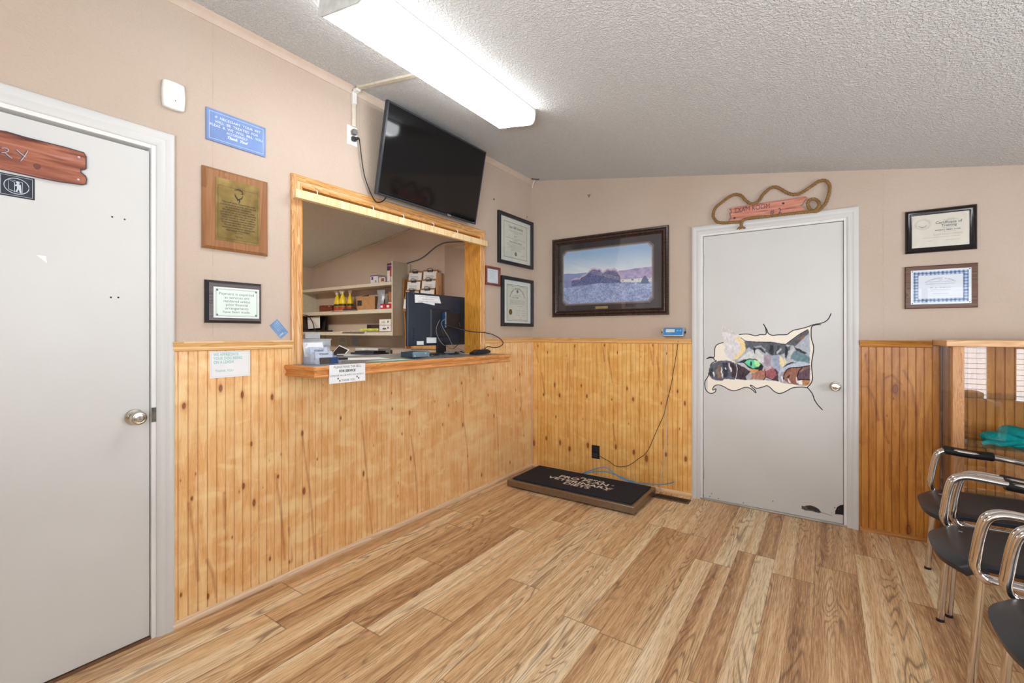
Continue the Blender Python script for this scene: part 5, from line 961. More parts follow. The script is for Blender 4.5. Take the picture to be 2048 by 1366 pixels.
# ================================================================== chairs
M_VINYL = NT('black_vinyl'); f = M_VINYL.noise(M_VINYL.obj(), 160, 2.); f2 = M_VINYL.noise(M_VINYL.obj(), 5, 3.); M_VINYL.base(M_VINYL.ramp(f2, [(.3, (30, 32, 38)), (.7, (44, 46, 52))]), .33, 0, .5)
M_VINYL.l(M_VINYL.math('ADD', .26, M_VINYL.math('MULTIPLY', f2, .22)), M_VINYL.b.inputs['Roughness']); M_VINYL.bump(f, .12, .001)
M_FOAM = plain('black_foam_sleeve', (20, 20, 22), .6, var=.1, scale=80, bump=.1)
def seat_mesh():
    b = MB(); nu, nv = 25, 16; top = []; bot = []
    for j in range(nv):
        v = j/(nv-1)
        for i in range(nu):
            u = -1+2*i/(nu-1); xf = -.068+.062*abs(u)**3.2; x = xf+(.455-xf)*v; d = x-xf
            y = u*.222*(1-.05*(1-v)**2); e = min(1, (1-abs(u))*.222/.02+.0); e = max(e, 0)
            drop = .030*max(0, 1-d/.075)**2+.010*(1-min(1, e))**2; z = .456-drop+.006*v-.010*math.exp(-((v-.6)/.3)**2)*(1-u*u)
            top.append((x, y, z)); bot.append((x+(.006 if d < .02 else 0), y*.985, min(z-.016, .456-.030*max(0, 1-d/.06)-.022)))
    n = nu*nv; f = []
    for j in range(nv-1):
        for i in range(nu-1):
            q = (j*nu+i, j*nu+i+1, (j+1)*nu+i+1, (j+1)*nu+i); f += [q, tuple(n+k for k in q[::-1])]
    ring = [i for i in range(nu)]+[j*nu+nu-1 for j in range(1, nv)]+[(nv-1)*nu+i for i in range(nu-2, -1, -1)]+[j*nu for j in range(nv-2, 0, -1)]
    m = len(ring)
    for k in range(m): a, c = ring[k], ring[(k+1) % m]; f.append((a, n+a, n+c, c))
    return b.add(top+bot, f)
ARM = [(.44, 0, .615), (.30, 0, .636), (.15, 0, .652), (.090, 0, .656), (.062, 0, .650), (.042, 0, .634), (.032, 0, .610), (.022, 0, .560), (.014, 0, .500), (.010, 0, .470), (.014, 0, .446), (.030, 0, .428), (.055, 0, .420), (.20, 0, .416), (.40, 0, .412)]
ch = thing('waiting_chair', (2.785, -.669, 0), 'black vinyl chair with chrome tube arms, the farthest one beside the display case', 'chair', 'chairs in a row at the right edge')
seat_mesh().build('seat', M_VINYL.m, ch, smooth=True, angle=60)
for sgn in (1, -1):
    y = sgn*.2525
    for dy in (.0165, -.0165):
        b = MB(); b.tube([(p[0], y+dy, p[2]) for p in spline(ARM, 3)], .0125, 12); b.build('arm_tube', M_CHROME, ch)
    b = MB(); b.tube([(-.0, y, .006), (.028, y, .430)], .0135, 12); lg = b.build('leg', M_CHROME, ch); b = MB(); b.lathe([(.0145, 0), (.0145, .012), (.013, .013)], (0, y, 0), seg=12); b.build('foot_cap', M_BLACK, lg)
    b = MB(); b.tube([(.440, y, .006), (.415, y, .42)], .0135, 12); lg = b.build('leg', M_CHROME, ch); b = MB(); b.lathe([(.0145, 0), (.0145, .012), (.013, .013)], (.440, y, 0), seg=12); b.build('foot_cap', M_BLACK, lg)
    b = MB(); pts_ = [(.060+.19*t, 0, .6565-.0125*t-.004*math.sin(math.pi*t)) for t in (0, .03, .3, .6, .97, 1)]
    b.T = Matrix.Translation((0, y, 0)) @ Matrix.Diagonal((1, 1.45, 1, 1)); b.tube(pts_, [.0195, .0225, .0215, .021, .0225, .0205], 14); b.build('arm_sleeve', M_FOAM, ch)
    b = MB(); b.tube([(.40, y, .62), (.44, y*.95, .60), (.470, y*.84, .64), (.49, y*.84, .80)], .011, 10); b.tube([(.415, y, .42), (.43, y, .50), (.44, y, .61)], .012, 10); b.build('back_support', M_CHROME, ch)
for x, z in ((.05, .420), (.38, .414)): b = MB(); b.tube([(x, -.25, z), (x, .25, z)], .010, 10); b.build('cross_bar', M_CHROME, ch)
b = MB(); nu, nv = 15, 7; P_ = []
for k in (0, 1):
    for j in range(nv):
        for i in range(nu):
            u = -1+2*i/(nu-1); v = j/(nv-1); x = .470+.020*v-.05*u*u*.8+k*.030; P_.append((x, u*.225, .60+.23*v-(.02*abs(u)**4*(1 if v < .5 else -1) if False else .012*abs(u)**4*(2*v-1))))
n = nu*nv; F_ = []
for j in range(nv-1):
    for i in range(nu-1): q = (j*nu+i, j*nu+i+1, (j+1)*nu+i+1, (j+1)*nu+i); F_ += [q[::-1], tuple(n+k for k in q)]
ring = list(range(nu))+[j*nu+nu-1 for j in range(1, nv)]+[(nv-1)*nu+i for i in range(nu-2, -1, -1)]+[j*nu for j in range(nv-2, 0, -1)]
for k in range(len(ring)): a, c = ring[k], ring[(k+1) % len(ring)]; F_.append((a, c, n+c, n+a))
b.add(P_, F_); b.build('backrest', M_VINYL.m, ch, bevel=.006, angle=50)
bpy.context.view_layer.update()
ch2 = dup(ch, (2.747, -1.238, 0), 0, 'black vinyl chair with chrome tube arms, the middle one of the row at the right')
ch3 = dup(ch, (2.795, -1.865, 0), 0, 'black vinyl chair with chrome tube arms, nearest the camera at the right edge')
for c_h, offs in ((ch, (0, .10)), (ch2, (.14, .12)), (ch3, (.10, .10))):
    sl = [o for o in c_h.children if o.name.startswith('arm_sleeve')]
    for o, f_ in zip(sorted(sl, key=lambda o: -(o.data.vertices[0].co.y)), offs): o.location = (f_, 0, -f_*.098)
M_SCR = plain('white_tear', (200, 200, 198), .8)
for c_h, x, y in ((ch, .02, .10), (ch2, .035, .12)):
    b = MB(); b.prism([(x, y), (x+.012, y-.004), (x+.010, y-.012), (x-.002, y-.007)], .455, .4562); b.build('vinyl_tear', M_SCR, c_h)

# ================================================================== items on the reception counter
CT = 1.1105
mo = thing('computer_monitor', on_left(-1.04, CT, -.235), 'large black monitor seen from behind on the reception counter', 'monitor')
M_MON = plain('slate_black_monitor_back', (38, 48, 62), .38, var=.08, scale=3)
b = MB(); b.loft_rect(-.335, .335, .070, .475, [(0, -.012), (0, .004), (.012, .010), (.05, .016)], cap=0); b.box(-.330, .330, .073, .472, -.013, -.011); b.build('back_shell', M_MON, mo, bevel=.002)
b = MB(); b.loft_rect(-.11, .13, .13, .36, [(0, .015), (.012, .024)], cap=0); b.ribbon([(-.166, .317), (.013, .389), (.058, .406), (.258, .328)], .004, .0172); b.build('rear_panel', plain('dark_rear_panel', (30, 36, 46), .4), mo)
b = MB(); b.box(-.325, .325, .083, .465, -.016, -.0125); b.build('screen', M_BLACK, mo)
b = MB(); b.box(-.020, .080, .010, .16, -.010, .012); b.build('stand_neck', M_BLACK, mo, bevel=.004)
b = MB(); b.T = Matrix(((1, 0, 0, .030), (0, 0, 1, .0005), (0, -1, 0, .0), (0, 0, 0, 1))); b.lathe([(.150, 0), (.150, .006), (.140, .010), (.05, .014), (.0001, .015)], seg=44); b.build('stand_base', plain('glossy_blue_black_base', (34, 46, 62), .15), mo)
b = MB(); b.prism([(-.273, .457), (-.01, .460), (.013, .406), (-.06, .405), (-.06, .386), (-.19, .400), (-.19, .402), (-.270, .396)], .0165, .0172); b.build('taped_note', M_PAPER, mo)
b = MB(); 
for i, w_ in enumerate((.20, .13, .21)): b.text('PLEASE KEEP YOUR PETS' if i != 1 else 'REQUIRED THE OFFICE', -.13, .447-i*.018, .010, .0176, width=w_)
b.build('note_lettering', M_INK2, mo, smooth=False, recalc=False)
for x0, x1, y0, y1 in ((-.251, -.180, .078, .107), (-.148, -.041, .090, .134)): b = MB(); b.box(x0, x1, y0, y1, .0160, .0172); b.build('label_sticker', M_PAPER, mo)
for y in (.20, .182, .165, .147, .128): b = MB(); b.lathe([(.005, .0165), (.005, .0185), (.0001, .019)], (-.285, y, 0), seg=10); b.build('side_button', M_BLACK, mo)
mp = thing('mini_computer', on_left(-.995, 1.385, -.210), 'small dark box with blue ports mounted on the back of the monitor', 'computer')
b = MB(); b.box(-.025, .16, -.062, .062, .002, .026); b.build('case', M_BLACK, mp, bevel=.003)
b = MB(); b.box(-.030, -.024, -.060, .060, .003, .030); b.build('port_panel', plain('blue_port_panel', (44, 78, 132), .3, .3), mp)
b = MB(); b.box(-.024, -.016, -.062, .062, .025, .034); b.build('silver_trim', plain('silver_trim', (186, 196, 206), .3, .7), mp)
cb = thing('computer_cables', on_left(0, 0, 0), 'tangle of thin black and grey cables hanging behind the monitor', 'cables')
WR = [[(-1.0265, 1.4146), (-1.0648, 1.3906), (-1.0702, 1.3375), (-1.0594, 1.2693), (-1.0375, 1.2006), (-0.9594, 1.1527)], [(-1.0265, 1.3916), (-1.0594, 1.3604), (-1.0265, 1.2769), (-0.9594, 1.2071), (-0.8901, 1.1587), (-0.8066, 1.1285)], [(-0.8428, 1.4204), (-0.7944, 1.3977), (-0.7822, 1.3416)], [(-0.8666, 1.3721), (-0.8547, 1.3088), (-0.7822, 1.2205), (-0.7451, 1.1632)], [(-1.1024, 1.3821), (-1.1183, 1.2993), (-1.081, 1.2013), (-0.982, 1.161), (-0.8901, 1.1429)], [(-0.7822, 1.2609), (-0.8428, 1.2133), (-0.9365, 1.1521)]]
for i, l in enumerate(WR):
    b = MB(); b.tube([(p[0], max(p[1], CT+.004), -.172+.012*math.sin(i*2.1+j*.5)) for j, p in enumerate(spline([(a, c, 0) for a, c in l], 5))], .0028 if i % 2 else .0022, 6); b.build('cable', M_BLACK if i % 3 != 1 else plain('grey_cable', (130, 134, 142), .5), cb)
for i in range(4):
    b = MB(); q = [(-1.03+.05*i+.035*math.sin(k*1.7+i), CT+.006+.012*abs(math.sin(k*1.1+i)), -.13+.030*math.cos(k*1.3+i*2)) for k in range(9)]; b.tube(spline(q, 4), .0030, 6); b.build('cable', M_BLACK if i % 2 else plain('grey_cable', (130, 134, 142), .5), cb)
b = MB(); q = [(p[0], max(p[1], CT+.006), w_) for p, w_ in zip(D['monwire'], [-.19, -.12, -.03, .034, .036, .036, .036, .036, .036, .036, .036, .040, .045])]; b.T = None
tag(MB().tube([(p[2], p[0], p[1]) for p in spline(q, 5)], .0034, 8).build('looping_cable', M_BLACK), 'black cable looping out from the monitor past the right side of the hatch', 'cable')
hd = thing('card_reader', on_left(-.872, CT, .058) @ Matrix.Rotation(-.06, 4, 'Y'), 'black handheld terminal lying at the right end of the counter', 'card reader')
b = MB(); b.prism([(-.095, 0), (.060, .004), (.095, .008), (.098, .026), (.060, .036), (-.04, .036), (-.095, .012)], -.030, .030); b.build('body', plain('blue_black_plastic', (26, 32, 46), .35), hd, bevel=.004)
b = MB(); b.box(.045, .090, .034, .038, -.024, .024); b.build('top_cap', plain('steel_blue_cap', (70, 88, 104), .35), hd, bevel=.002)
rt = thing('network_box', on_left(-1.545, CT, .040), 'small blue-grey electronic box on the counter left of the monitor', 'electronic box')
b = MB(); b.box(-.085, .070, .004, .047, -.060, .055); b.build('case', plain('blue_grey_case', (48, 64, 78), .35), rt, bevel=.006, seg=3)
b = MB(); b.box(-.080, .060, .008, .044, .055, .058); b.box(.060, .068, .006, .046, .052, .060); b.build('front_rim', plain('pale_blue_rim', (122, 142, 156), .35), rt, bevel=.001)
for x, y in ((-.065, .016), (.030, .030)): b = MB(); b.lathe([(.003, .058), (.003, .0595), (.0001, .0596)], (x, y, 0), seg=10); b.build('indicator', M_PAPER, rt)
for i in range(3):
    b = MB(); b.tube(spline([(.068, .02+.006*i, 0), (.10, .03-.01*i, .01), (.14, .006, -.01+.02*i), (.19, .004, -.03), (.24+.02*i, .006, -.05)], 5), .0024, 6); b.build('cable', M_BLACK, rt)
# card holder
hl = thing('card_holder', on_left(-2.262, CT, .075), 'tiered clear acrylic holder of business cards at the left end of counter', 'card holder')
M_ACR = plain('clear_acrylic', (214, 222, 238), .12); M_ACR.node_tree.nodes['Principled BSDF'].inputs['Alpha'].default_value = .22
M_CLD = plain('cloudy_plastic', (226, 230, 236), .2); M_CLD.node_tree.nodes['Principled BSDF'].inputs['Alpha'].default_value = .5
for i in range(4):
    b = MB(); y0 = 0; z_ = -.085+i*.040; h_ = .115-i*.030; x1 = .010+i*.020
    b.box(-.078, .060+i*.003, 0, h_, z_, z_+.0025); b.box(-.078, -.0755, 0, h_, z_, z_+.036); b.box(.058, .0605, 0, h_*.8, z_, z_+.036); b.build('tier', M_ACR, hl, smooth=False)
b = MB(); b.box(-.078, .060, 0, .003, -.085, .075); b.build('base', M_ACR, hl, smooth=False)
M_MINT = plain('mint_card_band', (170, 226, 222), .6); M_NAVY = plain('navy_card', (30, 62, 110), .5); M_OLIVE = plain('dark_olive_card', (70, 62, 54), .5); M_PALE = plain('pale_blue_grey_card', (196, 204, 222), .6)
T0 = Matrix.Translation((-.008, .080, -.072)) @ Matrix.Rotation(math.radians(-18), 4, 'X')
cd = thing('business_card', on_left(-2.262, CT, .075), 'white and mint appointment card standing in the top tier of the holder', 'card')
b = MB(); b.T = T0; b.box(-.065, .055, -.045, .036, 0, .003); b.build('card', M_PAPER, cd)
b = MB(); b.T = T0; b.box(-.050, .052, -.030, .002, .003, .0036); b.build('band', M_MINT, cd)
b = MB(); b.T = T0; b.ribbon([(-.052, .010), (-.040, .030), (-.036, .018)], .003, .004); b.box(-.04, .045, .006, .0075, .003, .0037); b.build('mark', M_INK2, cd)
for nm, x, y, z_, w_, h_, m_, lb in (('business_card', .0, .048, -.040, .052, .040, M_PALE, 'pale business cards in the second tier of the holder'), ('business_card', .004, .030, .0, .052, .036, M_PALE, 'pale business cards in the third tier of the holder'), ('business_card', -.018, .018, .042, .028, .017, M_OLIVE, 'dark brown card at the front left of the holder'), ('business_card', .034, .018, .044, .024, .017, M_NAVY, 'navy blue card at the front right of the holder')):
    b = MB(); b.T = Matrix.Translation((x, y, z_)) @ Matrix.Rotation(math.radians(-12), 4, 'X'); b.box(-w_, w_, -h_, h_, -.004, .004); t_ = thing(nm, on_left(-2.262, CT, .075), lb, 'card', 'cards in the acrylic holder'); b.build('card', m_, t_)
    if m_ is M_PALE: b = MB(); b.T = Matrix.Translation((x, y, z_)) @ Matrix.Rotation(math.radians(-12), 4, 'X'); b.text('VETERINARY', 0, .022, .014, .0046, width=.06, bold=.0005); b.build('lettering', M_INK2, t_, smooth=False, recalc=False)
for i, (yy, hh, w_) in enumerate(((0, .052, .085), (.053, .040, .090), (.094, .040, .094), (.136, .034, .045))):
    t_ = thing('clear_box', on_left(-2.20+(-.02 if i == 3 else 0), CT+yy, -.16), ['lowest clear plastic box of the stack behind the card holder', 'second clear plastic box from the bottom of the stack behind the holder', 'wide clear plastic box under the small top one behind the holder', 'small clear plastic box on top of the stack behind the holder'][i], 'plastic box', 'clear boxes stacked behind the card holder')
    b = MB(); b.loft_rect(-w_, w_, -.07, .07, [(0, 0), (0, hh*.86), (-.004, hh*.88), (-.004, hh*.98), (.004, hh*.98)], cap=0)
    b.v = [(p[0], p[2], p[1]) for p in b.v]; b.build('tub', M_CLD, t_, smooth=False)
    b = MB(); b.v = []; b.box(-w_*.8, w_*.8, .004, hh*.6, -.05, .05); b.build('contents', plain('pale_grey_contents_%d' % (i % 2), [(214, 216, 220), (190, 196, 200)][i % 2], .6, var=.2, scale=30), t_)
ph = tag(MB().box(-.07, .07, .001, .014, -.04, .045).build('pocket_device', plain('navy_black_device', (30, 38, 54), .25), bevel=.004, mw=on_left(-2.03, CT, -.17)), 'flat dark phone-like device lying on the counter beside the card holder', 'device')
for nm, poly, m_, z_, lb in (('loose_sheet', [(-.42, -2.02), (-.13, -2.06), (.02, -1.75), (-.20, -1.66)], M_PAPER, .0006, 'white paper sheets lying on the counter left of the electronic box'), ('green_sheet', [(.10, -2.00), (.19, -1.97), (.17, -1.70), (.06, -1.70)], plain('pale_green_paper', (178, 214, 192), .7), .0006, 'pale green paper sheet on the counter near the front edge'), ('loose_sheet', [(-.42, -.62-.28), (-.10, -.90), (-.06, -.84), (-.40, -.83)], M_PAPER, .0006, 'white sheet of paper under the right end of the monitor')):
    tag(MB().prism(poly, CT+z_-.0004, CT+z_+.001).build(nm, m_), lb, 'paper')

# ================================================================== reception room behind the hatch
sh = thing('shelf_unit', (-1.700, 0, 0), 'cream painted open shelves on the back wall of the reception room', 'shelf')
M_SHELF = plain('cream_shelf_paint', (206, 200, 182), .5, var=.03)
b = MB(); b.box(-.020, 0, -.240, -.001, 1.250, 2.095); b.build('side_panel', M_SHELF, sh, bevel=.001)
b = MB(); b.box(-1.86, -1.842, -.240, -.001, 1.250, 1.86); b.build('side_panel', M_SHELF, sh, bevel=.001)
b = MB(); b.box(0, .040, -.018, -.001, 1.965, 2.085); b.build('wall_cleat', M_SHELF, sh)
for z0, z1 in ((1.828, 1.864), (1.512, 1.558), (1.252, 1.297)): b = MB(); b.box(-1.842, -.020, -.240, -.001, z0, z1); b.build('shelf_board', M_SHELF, sh, bevel=.0015)
def item(name, x0, x1, y0, y1, z0, z1, c, lb, cat, group=None, bev=.002, extra=None, rz=0.):
    t = thing(name, Matrix.Translation(((x0+x1)/2, (y0+y1)/2, z0)) @ Matrix.Rotation(rz, 4, 'Z'), lb, cat, group); hx, hy = (x1-x0)/2, (y1-y0)/2
    b = MB(); b.box(-hx, hx, -hy, hy, .0005, z1-z0); b.build('body', plain(name+'_%d_%d_%d' % c, c, .6, var=.08, scale=20), t, bevel=bev)
    if extra: extra(t, hx, hy, z1-z0)
    return t
def patch(nm, u0, u1, v0, v1, c):
    def f(t, hx, hy, h): b = MB(); b.box(-hx+u0*2*hx, -hx+u1*2*hx, -hy-.0012, -hy-.0002, v0*h, v1*h); b.build(nm, plain('print_%d_%d_%d' % c, c, .6), t)
    return f
def multi(*fs):
    def f(*a):
        for g in fs: g(*a)
    return f
item('medicine_box', -2.135, -2.000, -.20, -.08, 1.864, 1.966, (214, 212, 216), 'white carton with purple emblem on the top shelf', 'carton', extra=multi(patch('purple_stripe', .0, 1, .86, .98, (76, 54, 130)), patch('purple_emblem', .12, .36, .45, .8, (92, 66, 150)), patch('photo_print', .6, .8, .12, .4, (150, 142, 130))))
item('medicine_box', -1.965, -1.860, -.22, -.12, 1.864, 1.930, (206, 200, 192), 'low white leaflet carton leaning left of the tall purple carton', 'carton', extra=patch('photo_print', .45, .9, .2, .8, (130, 84, 62)))
item('medicine_box', -1.855, -1.728, -.19, -.06, 1.864, 2.085, (70, 44, 84), 'tall purple patterned carton at the right end of the top shelf', 'carton', extra=multi(patch('dog_print', .05, .45, .05, .62, (222, 216, 214)), patch('red_print', .42, .85, .32, .75, (186, 44, 42)), patch('pale_print', .5, 1, .05, .3, (206, 200, 214)), patch('pink_speckle', .1, .9, .84, .9, (180, 120, 160))))
# spray bottles
M_YEL = plain('yellow_bottle', (236, 204, 20), .35, var=.04)
sb = thing('spray_bottle', (-2.885, -.13, 1.5585), 'yellow trigger spray bottle, leftmost of three on the middle shelf', 'spray bottle', 'yellow spray bottles on the middle shelf')
pr = [(.046, 0), (.049, .006), (.049, .105), (.045, .135), (.031, .180), (.019, .205), (.016, .222)]
b = MB(); b.T = Matrix.Diagonal((1.05, .7, 1, 1)); b.lathe(pr, seg=24); b.build('bottle', M_YEL, sb)
b = MB(); b.lathe([(.016, .224), (.017, .226), (.017, .246), (.012, .250)], seg=16); b.box(-.042, .026, -.015, .015, .244, .266); b.box(-.050, -.038, -.009, .009, .248, .262); b.add([(-.030, -.006, .250), (-.022, -.006, .250), (-.030, -.006, .216), (-.036, -.006, .218), (-.030, .006, .250), (-.022, .006, .250), (-.030, .006, .216), (-.036, .006, .218)], [(0, 1, 2, 3), (7, 6, 5, 4), (0, 4, 5, 1), (1, 5, 6, 2), (2, 6, 7, 3), (3, 7, 4, 0)]); b.build('trigger_head', M_WPLAST, sb, bevel=.002)
b = MB(); b.T = Matrix.Diagonal((1.06, .72, 1, 1)); b.lathe([(.0496, .012), (.0499, .013), (.0499, .062), (.0496, .063)], seg=24); b.build('red_label', plain('red_brown_label', (176, 74, 32), .5), sb)
b = MB(); b.T = Matrix.Diagonal((1.06, .72, 1, 1)); b.lathe([(.0496, .066), (.0499, .067), (.0499, .094), (.0495, .095)], seg=24); b.build('black_label', plain('black_label', (60, 56, 20), .5), sb)
bpy.context.view_layer.update()
dup(sb, (-2.745, -.150, 1.5585), .2, 'yellow trigger spray bottle, middle of three on the middle shelf'); dup(sb, (-2.660, -.100, 1.5585), -.3, 'yellow trigger spray bottle, rightmost of three on the middle shelf')
t_ = thing('round_tin', (-3.12, -.12, 1.5585), 'low round reddish-brown container left of the spray bottles', 'container'); b = MB(); b.T = Matrix.Diagonal((1.35, .8, 1, 1)); b.lathe([(.095, 0), (.100, .008), (.100, .080), (.096, .086), (.0001, .087)], seg=36); b.build('body', plain('reddish_brown_lacquer', (118, 52, 32), .35), t_); b = MB(); b.T = Matrix.Diagonal((1.35, .8, 1, 1)); b.lathe([(.102, .058), (.103, .060), (.103, .066), (.102, .068)], seg=36); b.build('lid_rim', plain('dark_red_rim', (92, 38, 26), .4), t_)
def fl(t, hx, hy, h): b = MB(); b.add([(-hx*.5, -hy, h), (hx*.35, -hy, h), (0, -hy*.2, h+.03), (-hx*.1, -hy*.2, h+.03)], [(0, 1, 2, 3)]); b.build('open_flap', plain('cardboard_dark', (96, 70, 46), .8), t)
item('cardboard_box', -2.40, -2.100, -.19, -.04, 1.5585, 1.722, (172, 130, 84), 'brown cardboard box with black label on the middle shelf', 'box', extra=multi(patch('black_label', .05, .30, .32, .72, (48, 42, 42)), fl), rz=.12)
t_ = thing('plastic_pouch', (-2.010, -.15, 1.5585), 'grey-blue plastic pouch standing right of the cardboard box', 'pouch'); b = MB(); P_ = []
for k in (0, 1):
    for j in range(9):
        for i in range(7): u = -1+2*i/6; v = j/8; P_.append((u*.062*(1-.1*math.sin(v*5))+.01*v, (-1 if k == 0 else 1)*(.032*(1-v)*(1-u*u)+.004)+.006*math.sin(7*v+3*u), v*.232))
F_ = []
for j in range(8):
    for i in range(6): q = (j*7+i, j*7+i+1, (j+1)*7+i+1, (j+1)*7+i); F_ += [q, tuple(63+a for a in q[::-1])]
ring = list(range(7))+[j*7+6 for j in range(1, 9)]+[56+i for i in range(5, -1, -1)]+[j*7 for j in range(7, 0, -1)]
for k in range(len(ring)): a, c = ring[k], ring[(k+1) % len(ring)]; F_.append((a, 63+a, 63+c, c))
b.add(P_, F_); b.build('pouch', plain('grey_blue_foil', (150, 158, 168), .35, .2, var=.12, scale=30, bump=.4), t_)
item('pill_carton', -1.940, -1.840, -.22, -.14, 1.5585, 1.618, (178, 32, 46), 'red and white carton, the left one of two on the middle shelf', 'carton', 'red cartons at the right end of the middle shelf', extra=patch('white_print', .1, .5, .25, .7, (232, 226, 226)))
item('pill_carton', -1.835, -1.728, -.22, -.14, 1.5585, 1.618, (178, 32, 46), 'red and white carton, the right one of two on the middle shelf', 'carton', 'red cartons at the right end of the middle shelf', extra=patch('white_print', .1, .5, .25, .7, (232, 226, 226)))
item('pill_carton', -1.900, -1.728, -.135, -.075, 1.5585, 1.645, (214, 206, 204), 'white carton lying behind the two red cartons', 'carton')
item('photo_box', -1.900, -1.728, -.130, -.050, 1.646, 1.765, (140, 92, 58), 'brown pictured box standing above the red cartons', 'box', extra=multi(patch('dog_photo', .05, .5, .1, .9, (166, 112, 70)), patch('dark_photo', .5, .9, .2, .95, (74, 48, 34))))
item('black_case', -2.62, -2.38, -.235, -.18, 1.5585, 1.580, (34, 34, 44), 'flat black case lying in front of the spray bottles', 'case')
tag(MB().prism([(-2.85, -.262), (-2.32, -.262), (-2.30, -.12), (-2.80, -.10)], 1.5582, 1.560).build('paper_sheet', plain('pinkish_paper', (222, 206, 204), .7)), 'pinkish paper sheet hanging over the front edge of the middle shelf', 'paper')
# bottom shelf
t_ = thing('document_tray', (-3.36, -.13, 1.2975), 'dark tray with a white printed sheet leaning at the left end of the bottom shelf', 'tray')
b = MB(); b.box(-.17, .23, -.09, .10, 0, .020); b.box(-.17, -.155, -.09, .10, .02, .20); b.T = Matrix.Rotation(-.12, 4, 'X'); b.box(-.165, .15, .02, .03, .0, .205); b.build('tray', plain('dark_brown_tray', (52, 38, 36), .5), t_, bevel=.002)
b = MB(); b.T = Matrix.Rotation(-.12, 4, 'X'); b.prism([(-.145, .045), (.135, .058), (.160, .215), (-.130, .205)], -.052, -.049)
b.v = [(p[0], p[2]+.030, p[1]) for p in b.v]; b.build('sheet', M_PAPER, t_)
b = MB(); 
for i in range(6): b.box(-.11, .12, -.024, -.0235, .085+i*.018, .089+i*.018)
b.build('printed_lines', M_INK2, t_)
b = MB(); b.tube(spline([(-.17, -.105, .215), (-.05, -.108, .222), (.06, -.110, .205), (.14, -.112, .150), (.185, -.112, .08), (.20, -.110, .03), (.24, -.105, .010)], 6), .006, 8)
tag(b.build('black_cable', M_BLACK, mw=Matrix.Translation((-3.36, -.17, 1.30))), 'thick black cable arching over the tray at the left end of the shelves', 'cable')
item('binder', -2.36, -1.99, -.076, -.015, 1.2975, 1.385, (70, 40, 42), 'dark red-brown binder lying behind the papers on the bottom shelf', 'binder', extra=patch('spine_label', .0, .22, .0, 1, (28, 24, 28)))
tag(MB().prism([(-2.34, -.20), (-2.15, -.24), (-2.00, -.19), (-2.05, -.15), (-2.20, -.17), (-2.32, -.14)], 1.306, 1.335).build('yellow_packet', plain('yellow_green_packet', (196, 202, 70), .5, var=.15), bevel=.004), 'yellow-green packet on the papers of the bottom shelf', 'packet')
tag(MB().prism([(-2.62, -.275), (-2.20, -.285), (-2.12, -.10), (-2.55, -.08)], 1.2975, 1.305).build('magazine', plain('grey_white_magazine', (206, 206, 216), .4, var=.15), bevel=.002), 'glossy white magazine overhanging the front of the bottom shelf', 'magazine')
tag(MB().prism([(-2.16, -.255), (-1.78, -.250), (-1.78, -.10), (-2.14, -.09)], 1.2975, 1.301).build('paper_sheet', plain('grey_paper', (196, 192, 184), .7)), 'grey paper sheet on the bottom shelf under the white cartons', 'paper')
for i in (0, 1): item('glove_carton', -1.965, -1.765, -.21, -.09, 1.3015+i*.070, 1.3015+i*.070+.068, (220, 220, 218), ['lower of two white glove cartons on the bottom shelf', 'upper of two white glove cartons on the bottom shelf'][i], 'carton', 'white cartons on the bottom shelf', extra=multi(patch('dark_dots', .3, .6, .3, .55, (70, 70, 74)) if i == 0 else patch('grey_print', .2, .5, .45, .6, (150, 154, 160)), patch('dark_mark', .72, .80, .4, .75, (60, 60, 66))))
# cleaning up the wall between: papers taped below the shelves
for x0, x1, z0, z1, c, lb in ((-3.06, -2.86, 1.105, 1.238, (196, 196, 190), 'grey printed sheet taped on the wall under the shelves, the left one'), (-2.775, -2.62, 1.11, 1.245, (170, 182, 200), 'bluish printed leaflet taped on the wall under the shelves, the right one')):
    t_ = thing('wall_notice', on_far((x0+x1)/2, z0, -.001), lb, 'notice', 'papers taped under the shelves'); b = MB(); b.box(-(x1-x0)/2, (x1-x0)/2, 0, z1-z0, 0, .001); b.build('sheet', plain('notice_%d' % c[0], c, .7), t_); b = MB()
    for i in range(5): b.box(-(x1-x0)*.38, (x1-x0)*.36, .02+i*.02, .024+i*.02, .0011, .0014)
    b.build('printed_lines', M_INK2, t_)
t_ = thing('panel_cover', on_far(-3.475, 1.055, -.001), 'beige electrical panel cover on the reception wall below the shelves', 'panel'); b = MB(); b.loft_rect(-.14, .14, 0, .19, [(0, 0), (0, .010), (.008, .014)], cap=0); b.build('cover', plain('beige_panel_cover', (168, 164, 146), .5), t_); b = MB(); b.box(.08, .11, .07, .085, .014, .018); b.build('latch', M_BLACK, t_)
# clipboard rack
rk = thing('clipboard_rack', on_far(0, 0, -.001), 'pine board rack with sloping sides holding clipboards on the reception wall', 'rack')
b = MB(); b.prism([(-1.655, 1.10), (-1.19, 1.10), (-1.150, 1.94), (-1.24, 1.945), (-1.685, 1.90)], 0, .020); b.build('backboard', m_oak('pine_rack_board', 'y', (170, 118, 62), (202, 150, 92), (216, 172, 116)), rk)
b = MB(); b.prism([(-1.680, 1.90), (-1.695, 1.90), (-1.695, 1.62), (-1.670, 1.40), (-1.655, 1.10), (-1.640, 1.10), (-1.655, 1.40), (-1.680, 1.62)][::-1], .001, .090); b.build('side', m_oak('pine_rack_side', 'y', (150, 100, 50), (182, 130, 76), (200, 150, 96)), rk)
b = MB(); b.box(-1.172, -1.150, 1.10, 1.94, .001, .090); b.build('side', m_oak('pine_rack_side', 'y', (150, 100, 50), (182, 130, 76), (200, 150, 96)), rk)
